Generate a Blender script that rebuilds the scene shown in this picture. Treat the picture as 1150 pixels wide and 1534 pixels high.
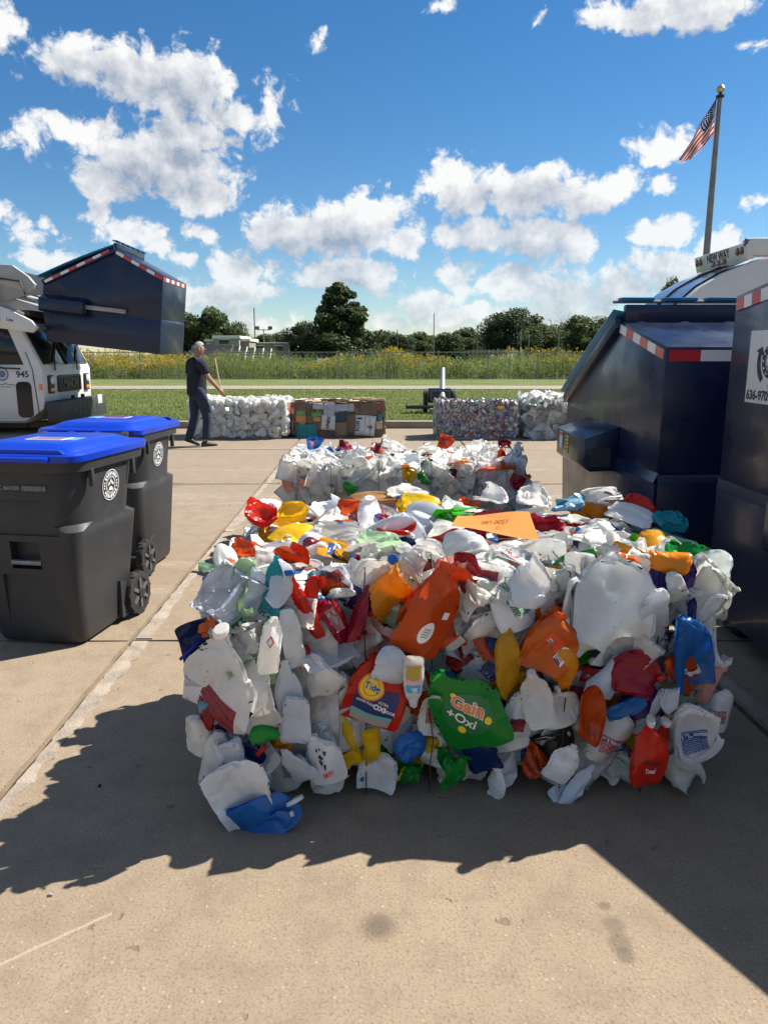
import bpy, bmesh, math, random
import numpy as np
from mathutils import Vector, Matrix, Euler
R = math.radians
random.seed(7)
for o in list(bpy.data.objects):
    bpy.data.objects.remove(o)
S = bpy.context.scene
COL = S.collection

# ------------------------------------------------------------------ camera
CH, TH, FPX = 1.55, R(12.0), 1108.0
cam = bpy.data.cameras.new('camera'); cam_o = bpy.data.objects.new('camera', cam); COL.objects.link(cam_o)
cam_o.location = (0, 0, CH); cam_o.rotation_euler = (R(90)-TH, 0, 0)
cam.sensor_fit = 'VERTICAL'; cam.sensor_height = 36; cam.lens = 36*FPX/1534
cam.clip_start = .05; cam.clip_end = 3000
S.camera = cam_o
S.view_settings.view_transform = 'Standard'; S.view_settings.look = 'None'
S.view_settings.gamma = 1; S.view_settings.use_curve_mapping = False
S.view_settings.exposure = 1.06
S.cycles.max_bounces = 6; S.cycles.diffuse_bounces = 4; S.cycles.glossy_bounces = 3; S.cycles.transmission_bounces = 4; S.cycles.caustics_reflective = False; S.cycles.caustics_refractive = False

def ray(px, py):
    u = (px-575)/FPX; v = (767-py)/FPX
    return Vector((u, math.cos(TH)+v*math.sin(TH), -math.sin(TH)+v*math.cos(TH)))
def at(px, py, Y):
    """real place of something seen at a spot of the photograph, Y metres away"""
    d = ray(px, py); return Vector((0, 0, CH))+d*(Y/d.y)
def gnd(px, py, z=0):
    d = ray(px, py); return Vector((0, 0, CH))+d*((z-CH)/d.z)
def azel(px, py):
    d = ray(px, py); return math.atan2(d.x, d.y), math.atan2(d.z, math.hypot(d.x, d.y))

# ------------------------------------------------------------------ nodes
def nd(nt, typ, ins=None, **kw):
    n = nt.nodes.new(typ)
    for k, v in kw.items(): setattr(n, k, v)
    for k, v in (ins or {}).items():
        s = n.inputs[k]
        if isinstance(v, bpy.types.NodeSocket): nt.links.new(v, s)
        else: s.default_value = v
    return n
def mth(nt, op, a, b=0., c=0., clamp=False):
    n = nd(nt, 'ShaderNodeMath', {0: a, 1: b, 2: c}, operation=op, use_clamp=clamp); return n.outputs[0]
def vmth(nt, op, a, b=(0, 0, 0), c=(0, 0, 0)):
    n = nd(nt, 'ShaderNodeVectorMath', {0: a, 1: b, 2: c}, operation=op); return n.outputs['Value' if op in ('LENGTH', 'DOT_PRODUCT') else 'Vector']
def mixc(nt, f, a, b, blend='MIX'):
    n = nt.nodes.new('ShaderNodeMix'); n.data_type = 'RGBA'; n.blend_type = blend
    for i, v in ((0, f), (6, a), (7, b)):
        if isinstance(v, bpy.types.NodeSocket): nt.links.new(v, n.inputs[i])
        else: n.inputs[i].default_value = v if i == 0 or len(v) == 4 else (*v, 1)
    return n.outputs[2]
def sstep(nt, x, a, b, lo=0., hi=1.):
    n = nd(nt, 'ShaderNodeMapRange', {0: x, 1: a, 2: b, 3: lo, 4: hi}, interpolation_type='SMOOTHSTEP'); return n.outputs[0]
def noise(nt, vec, sc, det=4., rough=.55, out=0, dist=0., dim='3D'):
    n = nd(nt, 'ShaderNodeTexNoise', {'Scale': sc, 'Detail': det, 'Roughness': rough, 'Distortion': dist}, noise_dimensions=dim)
    if vec is not None: nt.links.new(vec, n.inputs['Vector'])
    return n.outputs[out]

# ------------------------------------------------------------------ sky, clouds and sun
SUN_EL = R(48.5); SUN_AZ = math.atan2(.915, .42)        # towards the right and a little behind the bales
sun_dir = Vector((math.sin(SUN_AZ)*math.cos(SUN_EL), math.cos(SUN_AZ)*math.cos(SUN_EL), math.sin(SUN_EL)))
W = bpy.data.worlds.new('World'); S.world = W; W.use_nodes = True
wt = W.node_tree; wt.nodes.clear()
CLOUDS = [(130,92,70,30),(215,112,95,42),(285,132,58,52),(345,170,52,22),(408,165,20,30),(150,190,24,26),(95,190,38,16),(35,200,18,22),
 (235,245,105,50),(305,290,45,33),(160,275,48,36),(280,205,58,28),(150,318,28,20),(190,348,44,16),(232,362,32,16),
 (2,45,22,34),(2,312,14,9),(48,352,22,16),(68,388,30,18),(305,347,20,13),(280,388,12,8),
 (430,350,62,30),(510,348,78,36),(562,330,42,40),(602,360,28,24),(520,412,72,26),(352,405,36,26),(338,440,66,22),(410,400,16,17),
 (668,268,45,32),(705,292,58,28),(800,288,72,34),(880,302,50,23),(930,275,38,18),(985,280,14,9),(720,352,56,20),(800,358,70,28),(845,372,32,13),
 (990,222,44,24),(1000,350,40,24),(685,425,30,26),(640,456,52,20),(580,480,56,13),(770,425,46,34),(850,438,58,30),(925,428,50,26),(1000,400,56,30),(1075,372,42,24),
 (690,474,66,15),(780,478,76,15),(880,480,70,13),(980,14,120,26),(1060,8,60,34),(1112,68,20,11),(1142,302,18,7),(410,487,44,13),(350,470,40,14),(660,350,12,10),(480,66,7,4),(660,10,9,6),
 (1060,430,60,26),(1130,440,50,30),(230,470,60,20),(40,460,50,18)]
def cloud_group(minr):
    g = bpy.data.node_groups.new('cloud_field', 'ShaderNodeTree')
    g.interface.new_socket('P', in_out='INPUT', socket_type='NodeSocketVector')
    g.interface.new_socket('F', in_out='OUTPUT', socket_type='NodeSocketFloat')
    g.interface.new_socket('B', in_out='OUTPUT', socket_type='NodeSocketFloat')
    gi = nd(g, 'NodeGroupInput'); go = nd(g, 'NodeGroupOutput')
    p0 = gi.outputs[0]
    w = noise(g, p0, 16., 4., .6, 'Color', dim='2D')
    w = vmth(g, 'SUBTRACT', w, (.5, .5, .5))
    p = vmth(g, 'MULTIPLY_ADD', w, (.030, .022, 0), p0)
    acc = None
    for (x, y, rx, ry) in CLOUDS:
        if rx < minr: continue
        a, e = azel(x, y); a1, e1 = azel(x+rx, y); a2, e2 = azel(x, y-ry)
        sx, sy = 1/max(abs(a1-a), .004), 1/max(abs(e2-e), .004)
        d = vmth(g, 'LENGTH', vmth(g, 'MULTIPLY_ADD', p, (sx*.92, sy*.92, 0), (-a*sx*.92, -e*sy*.92, 0)))
        k = min(1., min(rx, ry*1.6)/46.)
        d = mth(g, 'MULTIPLY_ADD', d, k, -k)      # small clouds get a gentler rise, so that noise frays them
        acc = d if acc is None else mth(g, 'SMOOTH_MIN', acc, d, .18)
    # away from the view the same kind of clouds go on, scattered by noise
    sp = nd(g, 'ShaderNodeSeparateXYZ', {0: p0})
    far = mth(g, 'MAXIMUM', sstep(g, mth(g, 'ABSOLUTE', sp.outputs[0]), .60, .72), sstep(g, sp.outputs[1], .50, .62))
    gen = noise(g, vmth(g, 'MULTIPLY', p0, (1, 1.6, 0)), 5.5, 2., .5, dim='2D')
    gen = mth(g, 'MULTIPLY', mth(g, 'SUBTRACT', gen, .56), 6.)
    b = mth(g, 'SUBTRACT', .04, acc)
    b = mth(g, 'MAXIMUM', b, -1.2)
    b = nd(g, 'ShaderNodeMix', {0: far, 2: b, 3: gen}, data_type='FLOAT').outputs[0]
    vo = nd(g, 'ShaderNodeTexVoronoi', {'Scale': 30., 'Detail': 3., 'Roughness': .55, 'Lacunarity': 2.4}, feature='F1', normalize=True, voronoi_dimensions='2D')
    g.links.new(p, vo.inputs['Vector'])
    fb = noise(g, p, 30., 6., .6, dim='2D')
    det = mth(g, 'ADD', mth(g, 'MULTIPLY', mth(g, 'SUBTRACT', .40, vo.outputs['Distance']), 1.5), mth(g, 'MULTIPLY', mth(g, 'SUBTRACT', fb, .5), 1.5))
    g.links.new(mth(g, 'ADD', b, det), go.inputs[0]); g.links.new(b, go.inputs[1])
    return g
tc = nd(wt, 'ShaderNodeTexCoord')
sx = nd(wt, 'ShaderNodeSeparateXYZ', {0: tc.outputs['Generated']})
az = mth(wt, 'ARCTAN2', sx.outputs[0], sx.outputs[1])
el = mth(wt, 'ARCSINE', sx.outputs[2])
P0 = nd(wt, 'ShaderNodeCombineXYZ', {0: az, 1: el}).outputs[0]
c1 = nd(wt, 'ShaderNodeGroup'); c1.node_tree = cloud_group(0); wt.links.new(P0, c1.inputs[0])
c2 = nd(wt, 'ShaderNodeGroup'); c2.node_tree = cloud_group(50); wt.links.new(vmth(wt, 'ADD', P0, (.013, .024, 0)), c2.inputs[0])
dens = sstep(wt, c1.outputs[0], -.04, .44)
relief = mth(wt, 'SUBTRACT', c1.outputs[0], c2.outputs[0])
lit = mth(wt, 'ADD', .62, mth(wt, 'MULTIPLY', relief, .52))
lit = mth(wt, 'SUBTRACT', lit, mth(wt, 'MULTIPLY', sstep(wt, c1.outputs[1], .12, .75), .42), clamp=True)
sky = nd(wt, 'ShaderNodeTexSky', sky_type='NISHITA', sun_disc=False, sun_elevation=SUN_EL, sun_rotation=SUN_AZ, altitude=0, air_density=1.0, dust_density=.05, ozone_density=4.0)
skyc = nd(wt, 'ShaderNodeHueSaturation', {'Saturation': 1.27, 'Value': 1., 'Color': sky.outputs[0]}).outputs[0]
ccol = mixc(wt, lit, (3.1, 3.65, 4.6), (8.5, 8.5, 8.4))
low = sstep(wt, el, 0., .22)
alpha = mth(wt, 'MULTIPLY', dens, nd(wt, 'ShaderNodeMapRange', {0: low, 3: .72, 4: .97}).outputs[0])
alpha = mth(wt, 'MULTIPLY', alpha, sstep(wt, el, -.01, .015))
bgc = mixc(wt, alpha, skyc, ccol)
bg = nd(wt, 'ShaderNodeBackground', {'Color': bgc, 'Strength': .056})
W.cycles.sampling_method = 'MANUAL'; W.cycles.sample_map_resolution = 512
wo = nd(wt, 'ShaderNodeOutputWorld', {'Surface': bg.outputs[0]})

sun = bpy.data.lights.new('sun', 'SUN'); sun.energy = 4.8; sun.angle = R(.53); sun.color = (1, .93, .82)
so = bpy.data.objects.new('sun', sun); COL.objects.link(so)
so.rotation_euler = (-sun_dir).to_track_quat('-Z', 'Y').to_euler()

# ------------------------------------------------------------------ mesh helpers
class MB:
    def __init__(s): s.v = []; s.f = []; s.m = []
    def add(s, vs, fs, mi=0):
        o = len(s.v); s.v += [tuple(p) for p in vs]
        for f in fs: s.f.append(tuple(o+i for i in f)); s.m.append(mi)
        return s
    def box(s, c, d, rot=None, mi=0, taper=1.):
        x, y, z = d[0]/2, d[1]/2, d[2]/2
        vs = [Vector((i*x*(taper if k > 0 else 1), j*y*(taper if k > 0 else 1), k*z)) for k in (-1, 1) for j in (-1, 1) for i in (-1, 1)]
        if rot is not None:
            M = rot if isinstance(rot, Matrix) else Euler(rot).to_matrix(); vs = [M @ p for p in vs]
        vs = [p+Vector(c) for p in vs]
        return s.add(vs, [(0, 2, 3, 1), (4, 5, 7, 6), (0, 1, 5, 4), (2, 6, 7, 3), (0, 4, 6, 2), (1, 3, 7, 5)], mi)
    def prism(s, poly, a0, a1, axis='y', mi=0):
        """poly in the plane across axis; axis x: (y,z)  y: (x,z)  z: (x,y)"""
        n = len(poly)
        def P(p, a): return {'x': (a, p[0], p[1]), 'y': (p[0], a, p[1]), 'z': (p[0], p[1], a)}[axis]
        vs = [P(p, a0) for p in poly]+[P(p, a1) for p in poly]
        fs = [tuple(range(n)), tuple(range(2*n-1, n-1, -1))]+[(i, i+n, (i+1) % n+n, (i+1) % n) for i in range(n)]
        return s.add(vs, fs, mi)
    def tube(s, pts, r, n=8, caps=True, mi=0, closed=False):
        pts = [Vector(p) for p in pts]; m = len(pts); rs = r if isinstance(r, (list, tuple)) else [r]*m
        vs = []; up = None
        for i, p in enumerate(pts):
            if closed: t = pts[(i+1) % m]-pts[i-1]
            else: t = pts[min(i+1, m-1)]-pts[max(i-1, 0)]
            t = t.normalized() if t.length > 1e-9 else Vector((0, 0, 1))
            if up is None:
                up = t.orthogonal().normalized()
            up = (up-t*up.dot(t)); up = up.normalized() if up.length > 1e-6 else t.orthogonal().normalized()
            b = t.cross(up)
            for k in range(n):
                a = 2*math.pi*k/n; vs.append(p+(up*math.cos(a)+b*math.sin(a))*rs[i])
        fs = []
        for i in range(m if closed else m-1):
            for k in range(n):
                a, b2 = i*n, ((i+1) % m)*n
                fs.append((a+k, a+(k+1) % n, b2+(k+1) % n, b2+k))
        if caps and not closed: fs += [tuple(range(n-1, -1, -1)), tuple(range((m-1)*n, m*n))]
        return s.add(vs, fs, mi)
    def lathe(s, prof, n=20, M=None, mi=0, caps=True):
        """prof (r,z) about z, moved by matrix M"""
        vs = []
        for (r, z) in prof:
            for k in range(n):
                a = 2*math.pi*k/n; p = Vector((r*math.cos(a), r*math.sin(a), z)); vs.append(M @ p if M else p)
        fs = []; m = len(prof)
        for i in range(m-1):
            for k in range(n): fs.append((i*n+k, i*n+(k+1) % n, (i+1)*n+(k+1) % n, (i+1)*n+k))
        if caps: fs += [tuple(range(n-1, -1, -1)), tuple(range((m-1)*n, m*n))]
        return s.add(vs, fs, mi)
    def mesh(s, name, mats, bevel=0, seg=2, sharp=35, flat=False, recalc=True):
        me = bpy.data.meshes.new(name); me.from_pydata(s.v, [], s.f)
        for m in (mats if isinstance(mats, (list, tuple)) else [mats]): me.materials.append(m)
        if any(s.m): me.polygons.foreach_set('material_index', s.m)
        if bevel or recalc:
            bm = bmesh.new(); bm.from_mesh(me)
            if recalc: bmesh.ops.recalc_face_normals(bm, faces=bm.faces)
            if bevel:
                es = [e for e in bm.edges if len(e.link_faces) == 2 and e.calc_face_angle(0) > R(28)]
                bmesh.ops.bevel(bm, geom=es, offset=bevel, segments=seg, affect='EDGES', profile=.5, clamp_overlap=True)
            bm.to_mesh(me); bm.free()
        if not flat:
            me.polygons.foreach_set('use_smooth', [True]*len(me.polygons)); me.set_sharp_from_angle(angle=R(sharp))
        me.update(); return me
    def build(s, name, mats, parent=None, **kw):
        return link(name, s.mesh(name, mats, **kw), parent)
def link(name, me, parent=None, loc=None, rot=None, scale=None):
    o = bpy.data.objects.new(name, me); COL.objects.link(o)
    if parent is not None: o.parent = parent
    if loc is not None: o.location = loc
    if rot is not None: o.rotation_euler = rot
    if scale is not None: o.scale = scale
    return o
def tag(o, label=None, cat=None, group=None, kind=None):
    for k, v in (('label', label), ('category', cat), ('group', group), ('kind', kind)):
        if v: o[k] = v
    return o
def thing(name, label, cat, loc=(0, 0, 0), rz=0, group=None, rot=None):
    o = link(name, None, None, loc, rot or (0, 0, rz)); o.empty_display_size = .1
    return tag(o, label, cat, group)
def text_mesh(txt, size, mat, name='lettering', align='CENTER', cuts=0, bold=.02):
    """flat lettering in the local x/z plane, facing -y"""
    cu = bpy.data.curves.new('t', 'FONT'); cu.body = txt; cu.size = size; cu.align_x = align; cu.align_y = 'CENTER'; cu.resolution_u = 3; cu.offset = size*bold
    o = bpy.data.objects.new('t', cu); COL.objects.link(o)
    me = bpy.data.meshes.new_from_object(o.evaluated_get(bpy.context.evaluated_depsgraph_get()))
    bpy.data.objects.remove(o); bpy.data.curves.remove(cu)
    me.name = name
    bm = bmesh.new(); bm.from_mesh(me); bmesh.ops.triangulate(bm, faces=bm.faces)
    for _ in range(cuts): bmesh.ops.subdivide_edges(bm, edges=[e for e in bm.edges if e.calc_length() > size*.12], cuts=1)
    for v in bm.verts: v.co = Vector((v.co.x, 0, v.co.y))
    bm.to_mesh(me); bm.free(); me.materials.clear(); me.materials.append(mat)
    return me

# ------------------------------------------------------------------ materials
def pbr(name, col, rough=.5, metal=0., spec=.5, coat=0., var=.0, vscale=4., bump=0., bscale=40., dirt=0., dirtcol=(.12, .1, .08), coatr=.1, trans=0.):
    m = bpy.data.materials.new(name); m.use_nodes = True; nt = m.node_tree
    b = nt.nodes['Principled BSDF']; b.inputs['Roughness'].default_value = rough; b.inputs['Metallic'].default_value = metal
    b.inputs['Specular IOR Level'].default_value = spec; b.inputs['Coat Weight'].default_value = coat; b.inputs['Coat Roughness'].default_value = coatr
    b.inputs['Base Color'].default_value = (*col, 1)
    t = nd(nt, 'ShaderNodeTexCoord').outputs['Object']
    c = None
    if var:
        n = noise(nt, t, vscale, 5, .6)
        k = nd(nt, 'ShaderNodeMapRange', {0: n, 1: .3, 2: .7, 3: 1-var, 4: 1+var}).outputs[0]
        c = vmth(nt, 'MULTIPLY', (*col,), nd(nt, 'ShaderNodeCombineXYZ', {0: k, 1: k, 2: k}).outputs[0])
    if dirt:
        n = noise(nt, t, vscale*1.7, 7, .7)
        c = mixc(nt, sstep(nt, n, .52, .75, 0, dirt), c if c is not None else (*col, 1), (*dirtcol, 1))
        rr = nd(nt, 'ShaderNodeMapRange', {0: n, 1: .4, 2: .7, 3: rough, 4: min(1, rough+.25)}).outputs[0]
        nt.links.new(rr, b.inputs['Roughness'])
    if c is not None: nt.links.new(c, b.inputs['Base Color'])
    if bump:
        n = noise(nt, t, bscale, 5, .6)
        bn = nd(nt, 'ShaderNodeBump', {'Strength': bump, 'Distance': .02, 'Height': n}); nt.links.new(bn.outputs[0], b.inputs['Normal'])
    if trans:
        tr = nd(nt, 'ShaderNodeBsdfTranslucent', {'Color': (*col, 1)})
        if c is not None: nt.links.new(c, tr.inputs['Color'])
        mx = nd(nt, 'ShaderNodeMixShader', {0: trans, 1: b.outputs[0], 2: tr.outputs[0]})
        nt.links.new(mx.outputs[0], nt.nodes['Material Output'].inputs[0])
    return m
# ------------------------------------------------------------------ ground
def mat_concrete():
    m = bpy.data.materials.new('concrete'); m.use_nodes = True; nt = m.node_tree; b = nt.nodes['Principled BSDF']
    p = nd(nt, 'ShaderNodeNewGeometry').outputs['Position']
    n1 = noise(nt, p, .8, 7, .68); n2 = noise(nt, p, 7., 6, .65); n3 = noise(nt, p, 120., 4, .7)
    c = mixc(nt, sstep(nt, n1, .3, .7), (.248, .192, .134), (.312, .245, .175))
    rnd = nd(nt, 'ShaderNodeObjectInfo').outputs['Random']
    c = mixc(nt, nd(nt, 'ShaderNodeMapRange', {0: rnd, 3: 0., 4: .22}).outputs[0], c, (.205, .170, .128))
    sp0 = nd(nt, 'ShaderNodeSeparateXYZ', {0: p})
    c = mixc(nt, sstep(nt, sp0.outputs[1], 4.5, 9., 0, .45), c, (.245, .207, .165))
    c = mixc(nt, sstep(nt, n2, .42, .72, 0, .55), c, (.18, .142, .105))
    c = mixc(nt, sstep(nt, n3, .46, .68, 0, .65), c, (.145, .108, .072))
    vo = nd(nt, 'ShaderNodeTexVoronoi', {'Vector': p, 'Scale': 75., 'Randomness': 1.})
    ag = nd(nt, 'ShaderNodeSeparateColor', {0: vo.outputs['Color']})
    stone = mth(nt, 'MULTIPLY', sstep(nt, vo.outputs['Distance'], .46, .26), mth(nt, 'GREATER_THAN', ag.outputs[0], .62))
    c = mixc(nt, mth(nt, 'MULTIPLY', stone, mth(nt, 'MULTIPLY', ag.outputs[2], .7)), c, mixc(nt, ag.outputs[1], (.38, .31, .23), (.17, .12, .075)))
    # chipped pits
    vp = nd(nt, 'ShaderNodeTexVoronoi', {'Vector': mth_vec_warp(nt, p), 'Scale': 15., 'Randomness': 1.})
    pg = nd(nt, 'ShaderNodeSeparateColor', {0: vp.outputs['Color']})
    pit = mth(nt, 'MULTIPLY', sstep(nt, vp.outputs['Distance'], .22, .12), mth(nt, 'GREATER_THAN', pg.outputs[0], .86))
    c = mixc(nt, mth(nt, 'MULTIPLY', pit, .55), c, (.11, .085, .062))
    # oil spots and a drip trail
    for (x, y, r, k) in ((gnd(566, 1388).x, gnd(566, 1388).y, .062, .62), (gnd(905, 1358).x, gnd(905, 1358).y, .022, .5), (gnd(918, 1385).x, gnd(918, 1385).y, .04, .45), (gnd(928, 1412).x, gnd(928, 1412).y, .04, .5), (gnd(936, 1432).x, gnd(936, 1432).y, .03, .5), (-2.6, 8.9, .22, .3), (-.9, 10.6, .3, .25), (3.1, 11.5, .35, .3)):
        d = vmth(nt, 'LENGTH', vmth(nt, 'MULTIPLY', vmth(nt, 'SUBTRACT', p, (x, y, 0)), (1, 1, 0)))
        d = mth(nt, 'ADD', d, mth(nt, 'MULTIPLY', mth(nt, 'SUBTRACT', n2, .5), r*1.3))
        c = mixc(nt, sstep(nt, d, r*1.15, r*.35, 0, k), c, (.075, .06, .047))
    # scraped whitish marks across the lot
    st = noise(nt, vmth(nt, 'MULTIPLY', p, (2.2, 26., 1)), 1.6, 6, .7)
    sp = nd(nt, 'ShaderNodeSeparateXYZ', {0: p})
    bands = None
    for (y0, w) in ((8.15, .30), (7.75, .12), (10.1, .10), (5.4, .14), (4.75, .08), (12.4, .06)):
        q = sstep(nt, mth(nt, 'ABSOLUTE', mth(nt, 'SUBTRACT', sp.outputs[1], y0)), w, 0)
        bands = q if bands is None else mth(nt, 'MAXIMUM', bands, q)
    c = mixc(nt, mth(nt, 'MULTIPLY', mth(nt, 'MULTIPLY', bands, sstep(nt, st, .50, .62)), .62), c, (.44, .40, .35))
    # a pale drag scratch at the lower left
    a_, b_ = gnd(-20, 1455), gnd(168, 1368); dv = (b_-a_); L_ = dv.length; dv.normalize()
    rel = vmth(nt, 'SUBTRACT', p, (a_.x, a_.y, 0)); al = vmth(nt, 'DOT_PRODUCT', rel, (dv.x, dv.y, 0)); ac = mth(nt, 'ABSOLUTE', mth(nt, 'ADD', vmth(nt, 'DOT_PRODUCT', rel, (-dv.y, dv.x, 0)), mth(nt, 'MULTIPLY', mth(nt, 'SUBTRACT', n2, .5), .02)))
    inl = mth(nt, 'MULTIPLY', mth(nt, 'GREATER_THAN', al, 0.), mth(nt, 'LESS_THAN', al, L_))
    c = mixc(nt, mth(nt, 'MULTIPLY', inl, sstep(nt, ac, .008, .002, 0, .5)), c, (.42, .36, .29))
    nt.links.new(c, b.inputs['Base Color']); b.inputs['Roughness'].default_value = .86; b.inputs['Specular IOR Level'].default_value = .3
    h = mth(nt, 'ADD', mth(nt, 'MULTIPLY', n3, .5), mth(nt, 'ADD', mth(nt, 'MULTIPLY', stone, .5), mth(nt, 'MULTIPLY', pit, -2.4)))
    bn = nd(nt, 'ShaderNodeBump', {'Strength': .38, 'Distance': .005, 'Height': h}); nt.links.new(bn.outputs[0], b.inputs['Normal'])
    return m
def mth_vec_warp(nt, p):
    w = vmth(nt, 'SUBTRACT', noise(nt, p, 22., 3, .6, 'Color'), (.5, .5, .5))
    return vmth(nt, 'MULTIPLY_ADD', w, (.10, .05, 0), p)
M_CONC = mat_concrete()
M_JOINT = pbr('joint_filler', (.035, .028, .022), .95, bump=.6, bscale=60, var=.4, vscale=20)
M_PATCH = pbr('cement_patch', (.31, .262, .21), .9, var=.3, vscale=7, bump=.45, bscale=90, dirt=.75, dirtcol=(.18, .14, .105))
M_KERB = pbr('kerb_concrete', (.26, .225, .185), .9, var=.2, vscale=3, bump=.3, bscale=50, dirt=.6, dirtcol=(.14, .1, .07))
def mat_lawn():
    m = bpy.data.materials.new('lawn'); m.use_nodes = True; nt = m.node_tree; b = nt.nodes['Principled BSDF']
    p = nd(nt, 'ShaderNodeNewGeometry').outputs['Position']
    n1 = noise(nt, vmth(nt, 'MULTIPLY', p, (.35, 1.2, 1)), .9, 6, .65); n2 = noise(nt, p, 9., 5, .7)
    c = mixc(nt, sstep(nt, n1, .35, .68), (.105, .155, .042), (.21, .215, .08))
    c = mixc(nt, sstep(nt, n2, .35, .7, 0, .7), c, (.09, .11, .035))
    nt.links.new(c, b.inputs['Base Color']); b.inputs['Roughness'].default_value = .9; b.inputs['Specular IOR Level'].default_value = .15
    bn = nd(nt, 'ShaderNodeBump', {'Strength': .8, 'Distance': .05, 'Height': noise(nt, p, 30., 4, .7)}); nt.links.new(bn.outputs[0], b.inputs['Normal'])
    return m
M_LAWN = mat_lawn()
M_SOIL = pbr('soil', (.10, .08, .055), .95, var=.3, vscale=.6, bump=.5, bscale=8)
def sheet(name, x0, x1, y0, y1, z, mat, nx=1, ny=1):
    mb = MB()
    for j in range(ny+1):
        for i in range(nx+1): mb.v.append((x0+(x1-x0)*i/nx, y0+(y1-y0)*j/ny, z))
    for j in range(ny):
        for i in range(nx): a = j*(nx+1)+i; mb.f.append((a, a+1, a+nx+2, a+nx+1)); mb.m.append(0)
    return mb.build(name, mat, recalc=False)
tag(sheet('ground', -900, 900, -60, 1800, -.06, M_SOIL), kind='structure')
LOT_END = 15.9
lot = tag(sheet('concrete_lot', -40, 40, -20, LOT_END, -.03, M_JOINT), kind='structure')
# slabs: joints run away from the camera a degree to the left and across every 4.3 m
rnd = random.Random(3)
JX0, SW = -1.40, 2.98
ys = [-9.05, -4.75, -.45, 3.86, 8.95, 12.3, LOT_END]
def jx(k, y): return JX0+k*SW-.018*(y-3.8)
slab_n = 0
for a in range(len(ys)-1):
    for k in range(-7, 8):
        y0, y1 = ys[a], ys[a+1]
        if a == 0 and abs(k) > 3: continue
        g = .015
        # edges wander and chip where they are near
        near = (a in (1, 2, 3, 4) and -2 <= k <= 1)
        def wob(): return rnd.uniform(-.007, .007) if near else 0
        nseg = 26 if near else 2
        L = [(jx(k, y0+(y1-y0)*t/nseg)+g+wob(), y0+(y1-y0)*t/nseg) for t in range(nseg+1)]
        Rr = [(jx(k+1, y0+(y1-y0)*t/nseg)-g+wob(), y0+(y1-y0)*t/nseg) for t in range(nseg+1)]
        L[0] = (L[0][0], y0+g*.7); Rr[0] = (Rr[0][0], y0+g*.7); L[-1] = (L[-1][0], y1-g*.7); Rr[-1] = (Rr[-1][0], y1-g*.7)
        B = [(L[0][0]+(Rr[0][0]-L[0][0])*t/12, y0+g*.7+abs(wob())) for t in range(1, 12)] if near else []
        T = [(L[-1][0]+(Rr[-1][0]-L[-1][0])*t/12, y1-g*.7-abs(wob())) for t in range(1, 12)] if near else []
        poly = L[::-1]+B+Rr+T[::-1]
        dz = rnd.uniform(-.003, .003)
        o = MB().prism(poly, -.03+.001, dz, 'z').build('slab', M_CONC, lot)
# cement repair strips to the right of two joints, laid on the slabs in pieces
for k, w in ((0, .085), (1, .07)):
    for (ya, yb) in ((.2, 2.2), (2.23, 3.84), (3.88, 6.4), (6.42, 8.93), (8.97, 10.6)):
        n = 40; Lp = []; Rp = []
        for t in range(n+1):
            y = ya+(yb-ya)*t/n
            Lp.append((jx(k, y)+.019+rnd.uniform(0, .009), y)); Rp.append((jx(k, y)+.019+w*(.85+.25*math.sin(y*2.1+k))+rnd.uniform(-.018, .014), y))
        MB().prism(Lp[::-1]+Rp, .0, .0075, 'z').build('cement_strip', M_PATCH, lot)
# kerb along the far edge, laid in lengths
kerb = tag(MB().box((0, LOT_END+.16, -.02), (80, .3, .04)).build('kerb', M_JOINT), kind='structure')
x = -24
while x < 24:
    l = rnd.uniform(1.9, 2.6)
    MB().box((x+l/2, LOT_END+.15+rnd.uniform(-.012, .012), .075), (l-.025, .24, .15+rnd.uniform(-.01, .01)), (0, rnd.uniform(-.004, .004), rnd.uniform(-.006, .006))).build('kerb_stone', M_KERB, kerb, bevel=.02)
    x += l
lawn = tag(sheet('lawn', -60, 60, LOT_END+.27, 33.0, .06, M_LAWN, 30, 10), kind='structure')
tag(sheet('footpath', -80, 80, 33.0, 36.6, .075, M_KERB), kind='structure')
tag(sheet('verge', -80, 80, 36.6, 47.5, .06, M_LAWN), kind='structure')
tag(sheet('meadow', -300, 300, 47.5, 420, .05, pbr('meadow_soil', (.06, .085, .025), .95, var=.5, vscale=.2)), kind='structure')

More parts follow.
